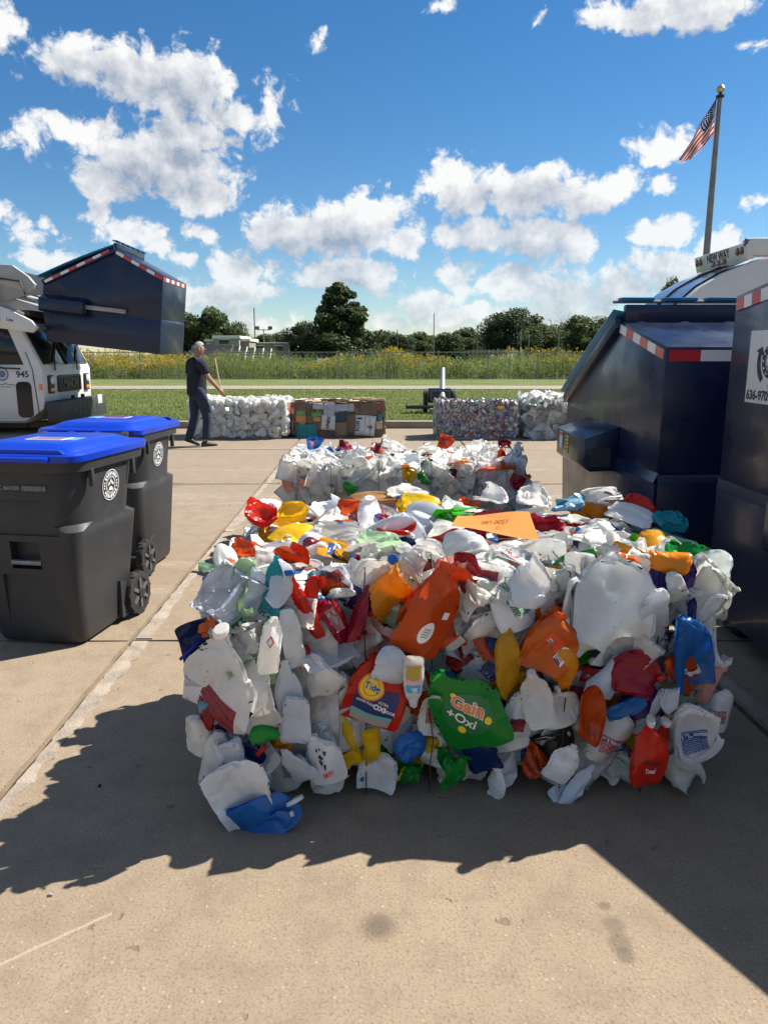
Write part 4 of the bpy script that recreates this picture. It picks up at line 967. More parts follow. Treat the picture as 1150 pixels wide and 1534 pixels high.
# local +x is where he walks, +y his left; 1.76 m tall
J = dict(pel=(-.02, 0, .95), wai=(-.02, 0, 1.08), che=(.00, 0, 1.30), nck=(.02, 0, 1.50), hd0=(.05, -.005, 1.57), hd1=(.065, -.015, 1.65), hd2=(.055, -.015, 1.715),
 shl=(.0, .19, 1.43), ell=(-.05, .26, 1.15), wrl=(.03, .27, .92), shr=(.0, -.19, 1.43), elr=(.07, -.27, 1.17), wrr=(.26, -.25, .98),
 hpl=(-.03, .09, .90), knl=(-.03, .10, .50), anl=(-.17, .10, .12), hpr=(0, -.09, .90), knr=(.10, -.10, .50), anr=(.06, -.10, .085))
def hand(side):
    w = Vector(J['wr'+side]); sgn = 1 if side == 'l' else -1
    d = (w-Vector(J['el'+side])).normalized(); vs = []; es = []; rs = []
    acr = Vector((1, 0, 0)) if side == 'l' else Vector((.2, 0, 1)); acr = (acr-d*acr.dot(d)).normalized(); nrm = d.cross(acr)
    palm = w+d*.08
    return w, d, acr, nrm, palm
vs = []; es = []; rs = []; idx = {}
def addv(k, p, r): idx[k] = len(vs); vs.append(tuple(p)); rs.append(r)
for k, r in (('pel', (.10, .09)), ('wai', (.10, .08)), ('che', (.11, .085)), ('nck', .058), ('hd0', .068), ('hd1', (.082, .092)), ('hd2', (.06, .07)), ('shl', .04), ('ell', .045), ('wrl', .03), ('shr', .04), ('elr', .045), ('wrr', .03), ('hpl', .07), ('knl', .05), ('anl', .045), ('hpr', .07), ('knr', .05), ('anr', .045)): addv(k, J[k], r)
for a, b in (('pel', 'wai'), ('wai', 'che'), ('che', 'nck'), ('nck', 'hd0'), ('hd0', 'hd1'), ('hd1', 'hd2'), ('che', 'shl'), ('shl', 'ell'), ('ell', 'wrl'), ('che', 'shr'), ('shr', 'elr'), ('elr', 'wrr'), ('pel', 'hpl'), ('hpl', 'knl'), ('knl', 'anl'), ('pel', 'hpr'), ('hpr', 'knr'), ('knr', 'anr')): es.append((idx[a], idx[b]))
for side in 'lr':
    w, d, acr, nrm, palm = hand(side)
    addv('pm'+side, palm, (.036, .02)); es.append((idx['wr'+side], idx['pm'+side]))
    for k in range(4):
        off = acr*(.027-.018*k); l = (.078, .088, .082, .064)[k]
        addv('k%d%s' % (k, side), palm+off*.95+d*.028, .0105); addv('f%d%s' % (k, side), palm+off*1.05+d*(.03+l*.5)-nrm*.008, .0095); addv('t%d%s' % (k, side), palm+off+d*(.03+l*.86)-nrm*.034, .0075)
        es += [(idx['pm'+side], idx['k%d%s' % (k, side)]), (idx['k%d%s' % (k, side)], idx['f%d%s' % (k, side)]), (idx['f%d%s' % (k, side)], idx['t%d%s' % (k, side)])]
    addv('h1'+side, palm+acr*.045-d*.02-nrm*.012, .012); addv('h2'+side, palm+acr*.062+d*.025-nrm*.03, .0095)
    es += [(idx['pm'+side], idx['h1'+side]), (idx['h1'+side], idx['h2'+side])]
body = skin('body', vs, es, rs, M_SKIN, MAN)
# face: nose, ears
MB().lathe([(.001, .024), (.007, .01), (.011, -.010), (.005, -.016)], 8, Matrix.Translation((.140, -.05, 1.64)) @ Matrix.Rotation(R(-25), 4, 'Y')).build('nose', M_SKIN, MAN)
hd = Vector(J['hd1'])
for s in (-1, 1): MB().lathe([(.005, -.008), (.03, -.004), (.034, .006), (.018, .010)], 12, Matrix.Translation(hd+Vector((-.015+s*.035, s*.078, -.015))) @ Matrix.Rotation(R(-90)*s, 4, 'X') @ Matrix.Scale(.65, 4, (1, 0, 0))).build('ear', M_SKIN, MAN)
for s in (-1, 1): MB().lathe([(.002, -.008), (.010, 0), (.002, .008)], 10, Matrix.Translation(hd+Vector((.083, -.02+s*.03-.02, .0)))).build('eye', M_INK, MAN)
MB().box(hd+Vector((.09, -.04, -.065)), (.012, .045, .010), (0, 0, R(-25))).build('mouth', pbr('lips', (.30, .13, .10), .6), MAN)
# cropped hair: a shell over the top, back and sides
hm = MB(); rings_ = []
for i in range(7):
    ph = R(4+i*15); rr_ = []
    for k in range(16):
        a = 2*math.pi*k/16; lowf = 1. if math.cos(a) < .35 else .62
        pz = math.cos(ph*lowf); pr = math.sin(ph*lowf)
        rr_.append(hd+Vector((.002+pr*.102*math.cos(a)-.01, pr*.086*math.sin(a)-.004, .005+pz*.118)))
    rings_.append(rr_)
loft(hm, rings_); hm.build('hair', M_HAIR, MAN, sharp=180)
# clothing as slightly larger skins over the same joints
def cloth(name, keys, edges, mat, sub=2, extra=None):
    ks = list(keys); pv = [J[k] if isinstance(k, str) else k for k, r in keys.items()] if False else []
    vs = []; rs = []; ix = {}
    for k, (p, r) in keys.items(): ix[k] = len(vs); vs.append(tuple(p)); rs.append(r)
    return skin(name, vs, [(ix[a], ix[b]) for a, b in edges], rs, mat, MAN, sub)
def lerp(a, b, t): return Vector(a).lerp(Vector(b), t)
cloth('tshirt', dict(hem=((-.02, 0, .84), (.19, .152)), h2=((-.02, 0, .92), (.188, .15)), wai=(J['wai'], (.185, .15)), che=(J['che'], (.21, .155)), col=((.01, 0, 1.455), (.10, .09)), c2=((.015, 0, 1.50), (.068, .066)), shl=(J['shl'], .108), ul=((.005, .09, 1.42), .12), ur=((.005, -.09, 1.42), .12), sl=(lerp(J['shl'], J['ell'], .62), .072), sl2=(lerp(J['shl'], J['ell'], .78), .074), shr=(J['shr'], .108), sr=(lerp(J['shr'], J['elr'], .62), .072), sr2=(lerp(J['shr'], J['elr'], .78), .074)),
 [('hem', 'h2'), ('h2', 'wai'), ('wai', 'che'), ('che', 'col'), ('col', 'c2'), ('che', 'ul'), ('ul', 'shl'), ('shl', 'sl'), ('sl', 'sl2'), ('che', 'ur'), ('ur', 'shr'), ('shr', 'sr'), ('sr', 'sr2')], M_SHIRT)
cloth('jeans', dict(wai=((-.02, 0, 1.06), (.16, .125)), pel=((-.03, 0, .92), (.175, .145)), hpl=(J['hpl'], .115), thl=(lerp(J['hpl'], J['knl'], .5), .102), knl=(J['knl'], .083), cal=(lerp(J['knl'], J['anl'], .5), .080), anl=(Vector(J['anl'])+Vector((0, 0, .01)), .075), hpr=(J['hpr'], .115), thr=(lerp(J['hpr'], J['knr'], .5), .102), knr=(J['knr'], .083), car=(lerp(J['knr'], J['anr'], .5), .080), anr=(Vector(J['anr'])+Vector((0, 0, .02)), .078)),
 [('wai', 'pel'), ('pel', 'hpl'), ('hpl', 'thl'), ('thl', 'knl'), ('knl', 'cal'), ('cal', 'anl'), ('pel', 'hpr'), ('hpr', 'thr'), ('thr', 'knr'), ('knr', 'car'), ('car', 'anr')], M_JEAN)
def shoe(ank, pitch):
    s = MB(); rs_ = []
    for (x_, w, h) in ((-.09, .055, .075), (-.06, .075, .10), (.0, .078, .095), (.07, .085, .07), (.13, .095, .06), (.18, .075, .045), (.20, .03, .03)):
        rs_.append([(x_, w/2*math.cos(a), max(0, h*.5+h*.5*math.sin(a))) for a in np.linspace(0, 2*math.pi, 12, endpoint=False)])
    loft(s, rs_); o = s.build('shoe', M_SHOE, MAN, sharp=60); o.location = (ank[0], ank[1], 0 if pitch == 0 else .02); o.rotation_euler = (0, pitch, 0); return o
shoe(J['anr'], 0); sh = shoe((J['anl'][0]+.01, J['anl'][1], 0), R(22)); sh.location.z = .065
# wooden broom handle leaning on the bale
a, b = at(322, 536, 15.35), at(334, 600, 15.2)
d = (b-a).normalized(); b2 = a+d*((a.z-.01)/-d.z)
bh = thing('wooden_pole', 'pale wooden pole leaning behind the white jug bale', 'pole', (b2.x, b2.y, b2.z))
MB().tube([(0, 0, 0), (a-b2)], [.014, .013], 8).build('handle', pbr('pale_wood', (.50, .38, .22), .6, var=.15), bh)
MB().lathe([(.013, 0), (.016, .01), (.01, .03)], 8, Matrix.Translation(a-b2)).build('tip', M_BARK, bh)
# ------------------------------------------------------------------ crushed plastic for the bales
def mat_plastic(name, labels=True, film=False):
    m = bpy.data.materials.new(name); m.use_nodes = True; nt = m.node_tree; b = nt.nodes['Principled BSDF']
    oi = nd(nt, 'ShaderNodeObjectInfo'); uv = nd(nt, 'ShaderNodeUVMap').outputs[0]; tc_ = nd(nt, 'ShaderNodeTexCoord').outputs['Object']
    rv = nd(nt, 'ShaderNodeCombineXYZ', {0: mth(nt, 'MULTIPLY', oi.outputs['Random'], 37.), 1: mth(nt, 'MULTIPLY', oi.outputs['Random'], 91.)}).outputs[0]
    p = vmth(nt, 'ADD', tc_, rv)
    n1 = noise(nt, p, 9., 5, .65)
    k = nd(nt, 'ShaderNodeMapRange', {0: n1, 1: .3, 2: .7, 3: .86, 4: 1.08}).outputs[0]
    c = vmth(nt, 'MULTIPLY', oi.outputs['Color'], nd(nt, 'ShaderNodeCombineXYZ', {0: k, 1: k, 2: k}).outputs[0])
    if labels:
        su = nd(nt, 'ShaderNodeSeparateXYZ', {0: uv})
        fu = mth(nt, 'FRACT', mth(nt, 'MULTIPLY', su.outputs[0], 2.))
        box_ = mth(nt, 'MULTIPLY', mth(nt, 'MULTIPLY', mth(nt, 'GREATER_THAN', fu, .30), mth(nt, 'LESS_THAN', fu, .70)), mth(nt, 'MULTIPLY', mth(nt, 'GREATER_THAN', su.outputs[1], .22), mth(nt, 'LESS_THAN', su.outputs[1], .50)))
        r1 = nd(nt, 'ShaderNodeTexWhiteNoise', {'W': oi.outputs['Random']}, noise_dimensions='1D')
        gate = mth(nt, 'MULTIPLY', mth(nt, 'LESS_THAN', r1.outputs['Value'], .26), oi.outputs['Alpha'])
        gate = mth(nt, 'GREATER_THAN', gate, .3)
        rs = nd(nt, 'ShaderNodeSeparateColor', {0: r1.outputs['Color']})
        ramp = nd(nt, 'ShaderNodeValToRGB', {0: rs.outputs[0]}); cr = ramp.color_ramp; cr.interpolation = 'CONSTANT'
        cols = [(0, (.06, .14, .42)), (.12, (.50, .06, .07)), (.24, (.10, .30, .16)), (.34, (.72, .72, .70)), (.80, (.20, .40, .58)), (.9, (.66, .45, .10))]
        while len(cr.elements) < len(cols): cr.elements.new(.5)
        for e, (q, cc) in zip(cr.elements, cols): e.position = q; e.color = (*cc, 1)
        # rows of small print and a bold band
        row = mth(nt, 'LESS_THAN', mth(nt, 'FRACT', mth(nt, 'MULTIPLY', su.outputs[1], 44.)), .5)
        glyph = nd(nt, 'ShaderNodeTexNoise', {'Vector': vmth(nt, 'MULTIPLY', vmth(nt, 'ADD', uv, rv), (230, 44, 0)), 'Scale': 1., 'Detail': 1.}, noise_dimensions='2D').outputs[0]
        txt = mth(nt, 'MULTIPLY', row, mth(nt, 'GREATER_THAN', glyph, .5))
        bold = mth(nt, 'MULTIPLY', mth(nt, 'GREATER_THAN', su.outputs[1], .41), mth(nt, 'LESS_THAN', su.outputs[1], .47))
        big = mth(nt, 'GREATER_THAN', nd(nt, 'ShaderNodeTexNoise', {'Vector': vmth(nt, 'MULTIPLY', vmth(nt, 'ADD', uv, rv), (60, 14, 0)), 'Scale': 1., 'Detail': 0.}, noise_dimensions='2D').outputs[0], .52)
        ink = nd(nt, 'ShaderNodeMix', {0: bold, 2: txt, 3: big}, data_type='FLOAT').outputs[0]
        lc = mixc(nt, ink, ramp.outputs[0], mixc(nt, mth(nt, 'GREATER_THAN', rs.outputs[1], .4), (.05, .06, .14), (.78, .78, .78)))
        c = mixc(nt, mth(nt, 'MULTIPLY', box_, gate), c, lc)
    # specks and smears of dirt
    sp = noise(nt, p, 55., 3, .7); big_ = noise(nt, p, 4., 3, .6)
    c = mixc(nt, mth(nt, 'MULTIPLY', sstep(nt, sp, .66, .72), sstep(nt, big_, .45, .65, .0, .85)), c, (.06, .045, .03))
    c = mixc(nt, sstep(nt, noise(nt, p, 14., 6, .75), .56, .82, 0, .24), c, (.25, .22, .17))
    nt.links.new(c, b.inputs['Base Color']); b.inputs['Roughness'].default_value = .22 if film else .24; b.inputs['Specular IOR Level'].default_value = .5
    vw = vmth(nt, 'MULTIPLY_ADD', vmth(nt, 'SUBTRACT', noise(nt, p, 11., 2, .5, 'Color'), (.5, .5, .5)), (.05, .05, .05), p)
    vo = nd(nt, 'ShaderNodeTexVoronoi', {'Vector': vw, 'Scale': 13. if not film else 20., 'Detail': 1.}, feature='F1')
    hgt = mth(nt, 'ADD', mth(nt, 'MULTIPLY', vo.outputs['Distance'], 1.), mth(nt, 'MULTIPLY', noise(nt, p, 40., 3, .6), .25))
    bn = nd(nt, 'ShaderNodeBump', {'Strength': .28, 'Distance': .014, 'Height': hgt}); nt.links.new(bn.outputs[0], b.inputs['Normal'])
    tr = nd(nt, 'ShaderNodeBsdfTranslucent', {'Color': c})
    mx = nd(nt, 'ShaderNodeMixShader', {0: .55 if film else .46, 1: b.outputs[0], 2: tr.outputs[0]})
    nt.links.new(mx.outputs[0], nt.nodes['Material Output'].inputs[0])
    return m
M_PLA = mat_plastic('bottle_plastic'); M_PLAIN = mat_plastic('plain_plastic', False); M_FILM = mat_plastic('plastic_film', False, True)

def pbd(V, E, L0, k, steps, it, plate, seed, jitter=.0012):
    """press a shell between plates while its edges keep their lengths, so that it buckles and creases"""
    r = np.random.default_rng(seed); n = len(V); i, j = E[:, 0], E[:, 1]
    deg = np.bincount(i, k, n)+np.bincount(j, k, n)+1e-9
    w = (k/np.ones_like(k))
    for s in range(steps):
        V = V+r.normal(0, jitter*(1-s/steps), V.shape)
        V = plate(V, (s+1)/steps)
        for _ in range(it):
            d = V[j]-V[i]; l = np.sqrt((d*d).sum(1))+1e-9; c = (d*((l-L0)/l*.5*k)[:, None])
            a = np.stack([np.bincount(i, c[:, q], n)-np.bincount(j, c[:, q], n) for q in range(3)], 1)
            V = V+a/deg[:, None]*1.7
    return plate(V, 1.)
def loft_grid(prof, nu, nv, rest_only=False):
    """prof rows: z, half width, half depth, squareness, x offset -> ring grid (nv+1, nu, 3) by arc length"""
    prof = np.array(prof, float); zz = prof[:, 0]
    s = np.r_[0, np.cumsum(np.hypot(np.diff(prof[:, 0]), np.diff(prof[:, 1])))]
    q = np.linspace(0, s[-1], nv+1); cols = [np.interp(q, s, prof[:, c]) for c in range(5)]
    G_ = np.zeros((nv+1, nu, 3)); t = np.linspace(0, 2*np.pi, 241)
    for a in range(nv+1):
        z, rx, ry, e, ox = [c[a] for c in cols]
        x = np.sign(np.cos(t))*np.abs(np.cos(t))**(2/e)*rx; y = np.sign(np.sin(t))*np.abs(np.sin(t))**(2/e)*ry
        L = np.r_[0, np.cumsum(np.hypot(np.diff(x), np.diff(y)))]; u = np.linspace(0, L[-1], nu+1)[:-1]
        G_[a, :, 0] = np.interp(u, L, x)+ox; G_[a, :, 1] = np.interp(u, L, y); G_[a, :, 2] = z
    return G_
def grid_topo(nv, nu):
    a = np.arange(nv*nu).reshape(nv, nu); b = np.roll(a, -1, 1)
    F = np.stack([a[:-1], b[:-1], b[1:], a[1:]], -1).reshape(-1, 4)
    E = [np.stack([a[:, :], b[:, :]], -1).reshape(-1, 2), np.stack([a[:-1], a[1:]], -1).reshape(-1, 2), np.stack([a[:-1], b[1:]], -1).reshape(-1, 2), np.stack([b[:-1], a[1:]], -1).reshape(-1, 2)]
    bend = [np.stack([a, np.roll(a, -2, 1)], -1).reshape(-1, 2), np.stack([a[:-2], a[2:]], -1).reshape(-1, 2)]
    E1 = np.concatenate(E); E2 = np.concatenate(bend)
    return F, np.concatenate([E1, E2]), np.r_[np.ones(len(E1)), np.full(len(E2), .03)]
KINDS = dict(
 jug=[(0, .04, .04, 2.6, 0), (.006, .066, .066, 2.8, 0), (.03, .074, .074, 3, 0), (.14, .075, .075, 3, 0), (.19, .066, .066, 2.6, 0), (.225, .036, .036, 2.2, .004), (.24, .020, .020, 2, .006), (.262, .019, .019, 2, .006)],
 bottle=[(0, .06, .025, 3, 0), (.008, .098, .048, 3.4, 0), (.05, .105, .052, 3.4, 0), (.16, .104, .051, 3.2, 0), (.215, .080, .044, 2.8, -.012), (.245, .040, .032, 2.2, -.035), (.262, .026, .026, 2, -.04), (.285, .026, .026, 2, -.04)],
 large_jug=[(0, .07, .05, 3, 0), (.01, .128, .078, 4, 0), (.06, .135, .082, 4, 0), (.25, .135, .082, 4, 0), (.31, .10, .07, 3, 0), (.335, .04, .035, 2.2, .02), (.36, .024, .024, 2, .02)],
 slim_bottle=[(0, .02, .015, 2.4, 0), (.006, .036, .022, 2.6, 0), (.10, .040, .024, 2.6, 0), (.17, .034, .021, 2.4, 0), (.195, .016, .014, 2, 0), (.215, .013, .013, 2, 0)],
 round_bottle=[(0, .025, .025, 2, 0), (.006, .040, .040, 2, 0), (.10, .042, .042, 2, 0), (.16, .042, .042, 2, 0), (.20, .024, .024, 2, 0), (.225, .015, .015, 2, 0), (.245, .015, .015, 2, 0)],
 tub=[(0, .03, .03, 2, 0), (.004, .055, .055, 2, 0), (.07, .064, .064, 2, 0), (.115, .069, .069, 2, 0), (.12, .072, .072, 2, 0)])
def crushed(kind, seed, flat, nu=42, nv=32, zsq=.9, curve=1., dents=3, style=0, nocrease=False):
    r = np.random.default_rng(seed); G_ = loft_grid(KINDS[kind], nu, nv-1)
    V = G_.reshape(-1, 3).copy(); zc = V[:, 2].max()/2; V[:, 2] -= zc
    hx, hz = np.abs(V[:, 0]).max(), np.abs(V[:, 2]).max(); h0 = np.abs(V[:, 1]).max()
    F, E, k = grid_topo(nv, nu); L0 = np.linalg.norm(V[E[:, 0]]-V[E[:, 1]], axis=1)
    V0 = V.copy()
    for _ in range(dents):
        c = np.array([r.uniform(-hx, hx)*.7, r.choice([-1, 1])*h0, r.uniform(-hz, hz)*.7]); rad = r.uniform(.35, .7)*hx+.02
        g = np.exp(-((V-c)**2).sum(1)/(rad*rad)); V[:, 1] -= np.sign(c[1])*g*h0*r.uniform(.8, 1.7)
    b1, b2, b3, ph = r.normal(0, 1, 4)*curve
    if style == 1:      # one wall caved right into the other
        g = np.exp(-((V[:, 0]/(hx*.85))**2+((V[:, 2]+r.normal(0, .1)*hz)/(hz*.75))**2)); V[:, 1] += g*h0*np.where(V[:, 1] < 0, 2.1, .25)
    taco = (0, 0, .62, -.55)[style]
    cr = [(r.uniform(0, math.pi), r.uniform(-.6, .6), r.choice((-1, 1))*r.uniform(.16, .42)) for _ in range(6 if nocrease else 8)]
    if nocrease: cr = [(a_, c_, k_*.85) for a_, c_, k_ in cr]; taco = 0
    def mid(X):
        q = .07*hx*b1*np.cos(X[:, 0]/hx*2.2+ph)+.08*hz*b2*np.sin(X[:, 2]/hz*2.4+ph)+.07*b3*X[:, 0]*X[:, 2]/hz+taco*X[:, 0]**2/hx
        for (a_, c_, k_) in cr:
            d_ = math.cos(a_)*X[:, 0]+math.sin(a_)*X[:, 2]-c_*hx; q = q+k_*.5*(np.abs(d_)-.3*hx)
        return q
    def plate(X, t):
        H = h0*(1-t)+flat*h0*t; m_ = mid(X)*t; Y = X.copy()
        bulge = 1+.4*np.cos(X[:, 0]/hx*1.4)*np.cos(X[:, 2]/hz*1.4)
        Y[:, 1] = np.clip(X[:, 1]-m_, -H*bulge, H*bulge)+m_
        Z = hz*(1-t*(1-zsq)); Y[:, 2] = np.clip(X[:, 2], -Z*1.02, Z)
        return Y
    V = pbd(V, E, L0, k, 30, 6, plate, seed)
    # bottom closing vertex
    c0 = V[:nu].mean(0); nvv = len(V); V = np.r_[V, [c0]]
    faces = [tuple(f) for f in F]+[(nvv, (q+1) % nu, q) for q in range(nu)]
    me = bpy.data.meshes.new(kind); me.from_pydata(V.tolist(), [], faces)
    ul = me.uv_layers.new(name='UVMap'); zz = G_[:, 0, 2]/G_[-1, 0, 2]
    UV = np.zeros((len(V), 2)); UV[:nvv, 0] = np.tile(np.arange(nu)/nu, nv); UV[:nvv, 1] = np.repeat(zz, nu)
    li = np.zeros(len(me.loops), np.int32); me.loops.foreach_get('vertex_index', li); ul.data.foreach_set('uv', UV[li].ravel())
    me.polygons.foreach_set('use_smooth', [True]*len(me.polygons)); me.set_sharp_from_angle(angle=R(34))
    neck = V[(nv-1)*nu:nv*nu]; nb = V[(nv-3)*nu:(nv-2)*nu].mean(0)
    cap = (Vector(neck.mean(0)), Vector(neck.mean(0)-nb).normalized(), float(np.abs(neck-neck.mean(0)).max()))
    return dict(me=me, w=2*np.abs(V[:, 0]).max(), h=V[:, 2].max()-V[:, 2].min(), t=V[:, 1].max()-V[:, 1].min(), cap=cap, G=V[:nvv].reshape(nv, nu, 3), kind=kind, perim=2*(np.abs(G_[nv//2, :, 0]).max()+np.abs(G_[nv//2, :, 1]).max())*1.7, H=2*hz)
def variant(pr, seed):
    """the same crushed bottle bent, twisted and folded over, as a mesh of its own"""
    r = np.random.default_rng(seed); me = pr['me'].copy(); n = len(me.vertices); V = np.zeros(n*3); me.vertices.foreach_get('co', V); V = V.reshape(-1, 3)
    hx, hz = np.abs(V[:, 0]).max(), np.abs(V[:, 2]).max()
    def rot(V, piv, ax, ang):
        ax = ax/np.linalg.norm(ax); d = V-piv; c, s_ = np.cos(ang)[:, None], np.sin(ang)[:, None]
        return piv+d*c+np.cross(np.broadcast_to(ax, d.shape), d)*s_+ax*(d@ax)[:, None]*(1-c)
    mode = seed % 4
    if mode in (0, 3):    # folded over along a slanting line
        for _ in range(2 if mode == 3 else 1):
            a = r.uniform(0, 2*math.pi); nrm = np.array([math.cos(a), 0, math.sin(a)]); c = r.uniform(.0, .35)*(hx*abs(nrm[0])+hz*abs(nrm[2]))
            sdist = V@nrm-c; t = np.clip(sdist/.035, 0, 1); ang = t*t*(3-2*t)*R(r.uniform(95, 165))*r.choice((-1, 1))
            V = rot(V, nrm*c, np.array([-nrm[2], 0, nrm[0]]), ang)
    if mode in (1, 3):    # wrung
        V = rot(V, np.zeros(3), np.array([0, 0, 1.]), V[:, 2]/hz*R(r.uniform(30, 75))*r.choice((-1, 1)))
    if mode in (2, 1):    # bent in an arc, sideways or forward
        ax = np.array([r.normal(0, 1), r.normal(0, .5), 0]); ang = V[:, 2]/hz*R(r.uniform(25, 60))*r.choice((-1, 1)); V = rot(V, np.zeros(3), ax, ang*np.abs(V[:, 2]/hz))
    V[:, 1] = np.tanh(V[:, 1]/.06)*.06
    V -= (V.max(0)+V.min(0))/2
    me.vertices.foreach_set('co', V.ravel()); me.update()
    if 'sharp_edge' in me.attributes: me.attributes.remove(me.attributes['sharp_edge'])
    me.set_sharp_from_angle(angle=R(34))
    nu = pr['G'].shape[1]; nv = pr['G'].shape[0]; neck = V[(nv-1)*nu:nv*nu]; nb = V[(nv-3)*nu:(nv-2)*nu].mean(0)
    cap = (Vector(neck.mean(0)), Vector(neck.mean(0)-nb).normalized(), float(np.abs(neck-neck.mean(0)).max()))
    return dict(me=me, w=2*np.abs(V[:, 0]).max(), h=V[:, 2].max()-V[:, 2].min(), t=V[:, 1].max()-V[:, 1].min(), cap=cap, kind=pr['kind'])
def sheet_wad(seed, size=.34, n=24, flat=.05, squeeze=.55):
    r = np.random.default_rng(seed); a = np.linspace(-size/2, size/2, n); X, Z = np.meshgrid(a, a); V = np.stack([X.ravel(), np.zeros(n*n), Z.ravel()], 1)
    V[:, 0] += r.normal(0, .2)*V[:, 2]
    I = np.arange(n*n).reshape(n, n)
    F = np.stack([I[:-1, :-1], I[:-1, 1:], I[1:, 1:], I[1:, :-1]], -1).reshape(-1, 4)
    E = np.concatenate([np.stack([I[:, :-1], I[:, 1:]], -1).reshape(-1, 2), np.stack([I[:-1], I[1:]], -1).reshape(-1, 2), np.stack([I[:-1, :-1], I[1:, 1:]], -1).reshape(-1, 2), np.stack([I[1:, :-1], I[:-1, 1:]], -1).reshape(-1, 2)])
    L0 = np.linalg.norm(V[E[:, 0]]-V[E[:, 1]], axis=1); k = np.ones(len(E))
    V[:, 1] += .03*np.sin(V[:, 0]*r.uniform(12, 26)+r.uniform(0, 6))*np.cos(V[:, 2]*r.uniform(8, 22)+r.uniform(0, 6))
    sx_, sz_ = squeeze*r.uniform(.7, 1.2), squeeze*r.uniform(.9, 1.5)
    def plate(X, t):
        Y = X.copy(); lx, lz = size/2*(1-t*(1-sx_)), size/2*(1-t*(1-min(1, sz_)))
        Y[:, 0] = np.clip(X[:, 0], -lx, lx); Y[:, 2] = np.clip(X[:, 2], -lz, lz); Y[:, 1] = np.clip(X[:, 1], -flat*1.2, flat*1.2); return Y
    V = pbd(V, E, L0, k, 40, 6, plate, seed, .003)
    me = bpy.data.meshes.new('film'); me.from_pydata(V.tolist(), [], [tuple(f) for f in F])
    ul = me.uv_layers.new(name='UVMap'); me.polygons.foreach_set('use_smooth', [True]*len(me.polygons)); me.set_sharp_from_angle(angle=R(55))
    return dict(me=me, w=2*np.abs(V[:, 0]).max(), h=V[:, 2].max()-V[:, 2].min(), t=V[:, 1].max()-V[:, 1].min(), kind='film', cap=None)
PR = {k: [] for k in KINDS}
for k, seeds, fl_ in (('jug', 8, (.10, .34)), ('bottle', 9, (.14, .5)), ('large_jug', 2, (.16, .3)), ('slim_bottle', 5, (.2, .6)), ('round_bottle', 4, (.15, .4)), ('tub', 3, (.3, .5))):
    for s_ in range(seeds):
        PR[k].append(crushed(k, 100+s_*7+len(k), fl_[0]+(fl_[1]-fl_[0])*(s_/(max(1, seeds-1))), zsq=(.97, .86, .76)[s_ % 3], curve=(.7, 1.4)[s_ % 2], dents=2+s_ % 4, style=(0, 1, 2, 1, 3)[s_ % 5]))
FILM = [sheet_wad(300+s_, (.34, .42, .28)[s_ % 3], 24, (.05, .035, .06)[s_ % 3], (.5, .62, .72)[s_ % 3]) for s_ in range(6)]
for k in PR:
    for p_ in PR[k]: p_['me'].materials.append(M_PLA)
    base_ = list(PR[k]); PR[k] = []
    for q, p_ in enumerate(base_): PR[k] += [variant(p_, 40+q), p_, variant(p_, 81+q)]
for p_ in FILM: p_['me'].materials.append(M_FILM)
CAPM = MB().lathe([(1.0, 0), (1.06, .05), (1.06, .95), (.96, 1.05), (.3, 1.06)], 16).mesh('cap', M_PLAIN, sharp=40)
def srgb(h):
    h = h.lstrip('#'); return tuple(((int(h[i:i+2], 16)/255+.055)/1.055)**2.4 if int(h[i:i+2], 16) > 10 else int(h[i:i+2], 16)/255/12.92 for i in (0, 2, 4))
WH = dict(w='#f7f6f2', m='#f0f0ec', b='#e9eff7', g='#dcdfd8', c='#e2e6e6', o='#e8742a', O='#d8571f', a='#f0a021', r='#d8301f', R='#a81830', y='#efc91c', Y='#d6a01c', G='#1f9a3c', L='#4fc02e', n='#16306e', B='#2f78c4', t='#1798a6', p='#4a2a78', k='#3a2c26', K='#1c1c20', q='#f0b4a4', e='#b9d4b2', l='#8fc4de', v='#8d2a3c', x='#b3b6b6', z='#c8a06a')
def setcol(o, code, lab=1., jit=.0, rr=None):
    c = srgb(WH[code]); 
    if jit and rr: j = 1+rr.uniform(-jit, jit); c = tuple(min(.92, q*j) for q in c)
    o.color = (*c, lab)
def put(parent, pr, loc, M, sc, code, name=None, cap=None, lab=1., mat=None, rr=None):
    o = link(name or pr['kind'], pr['me'], parent); o.matrix_local = Matrix.Translation(loc) @ M.to_4x4() @ Matrix.Diagonal((*sc, 1)); setcol(o, code, lab, .12, rr)
    if cap and pr['cap']:
        p_, d_, r_ = pr['cap']; q = d_.to_track_quat('Z', 'Y').to_matrix().to_4x4()
        c = link('cap', CAPM, o); f_ = max(.013, min(r_, .026))
        inv = Matrix.Diagonal((1/sc[0], 1/sc[1], 1/sc[2], 1)); k_ = (sc[0]*sc[1]*sc[2])**(1/3)
        c.matrix_local = Matrix.Translation(p_-d_*.004) @ q @ inv @ Matrix.Diagonal((min(.0215, f_*k_*1.02),)*3+(1,)); setcol(c, cap, 0)
    return o
M_WIREB = pbr('baling_wire', (.045, .042, .04), .5, .5)
M_CORE = pbr('bale_inside', (.30, .29, .28), .9, var=.6, vscale=12)
def wires(t, xs, x_half, y0, y1, z0, z1, bul=.0):
    for x_ in xs:
        pts = []
        for (a, b, n) in (((y0, z0), (y0, z1), 8), ((y0, z1), (y1, z1), 8), ((y1, z1), (y1, z0), 4), ((y1, z0), (y0, z0), 4)):
            for i in range(n): q = i/n; pts.append((x_+random.gauss(0, .004), a[0]+(b[0]-a[0])*q+random.gauss(0, .004), a[1]+(b[1]-a[1])*q+random.gauss(0, .004)))
        MB().tube(pts, .0022, 5, closed=True).build('baling_wire', M_WIREB, t)

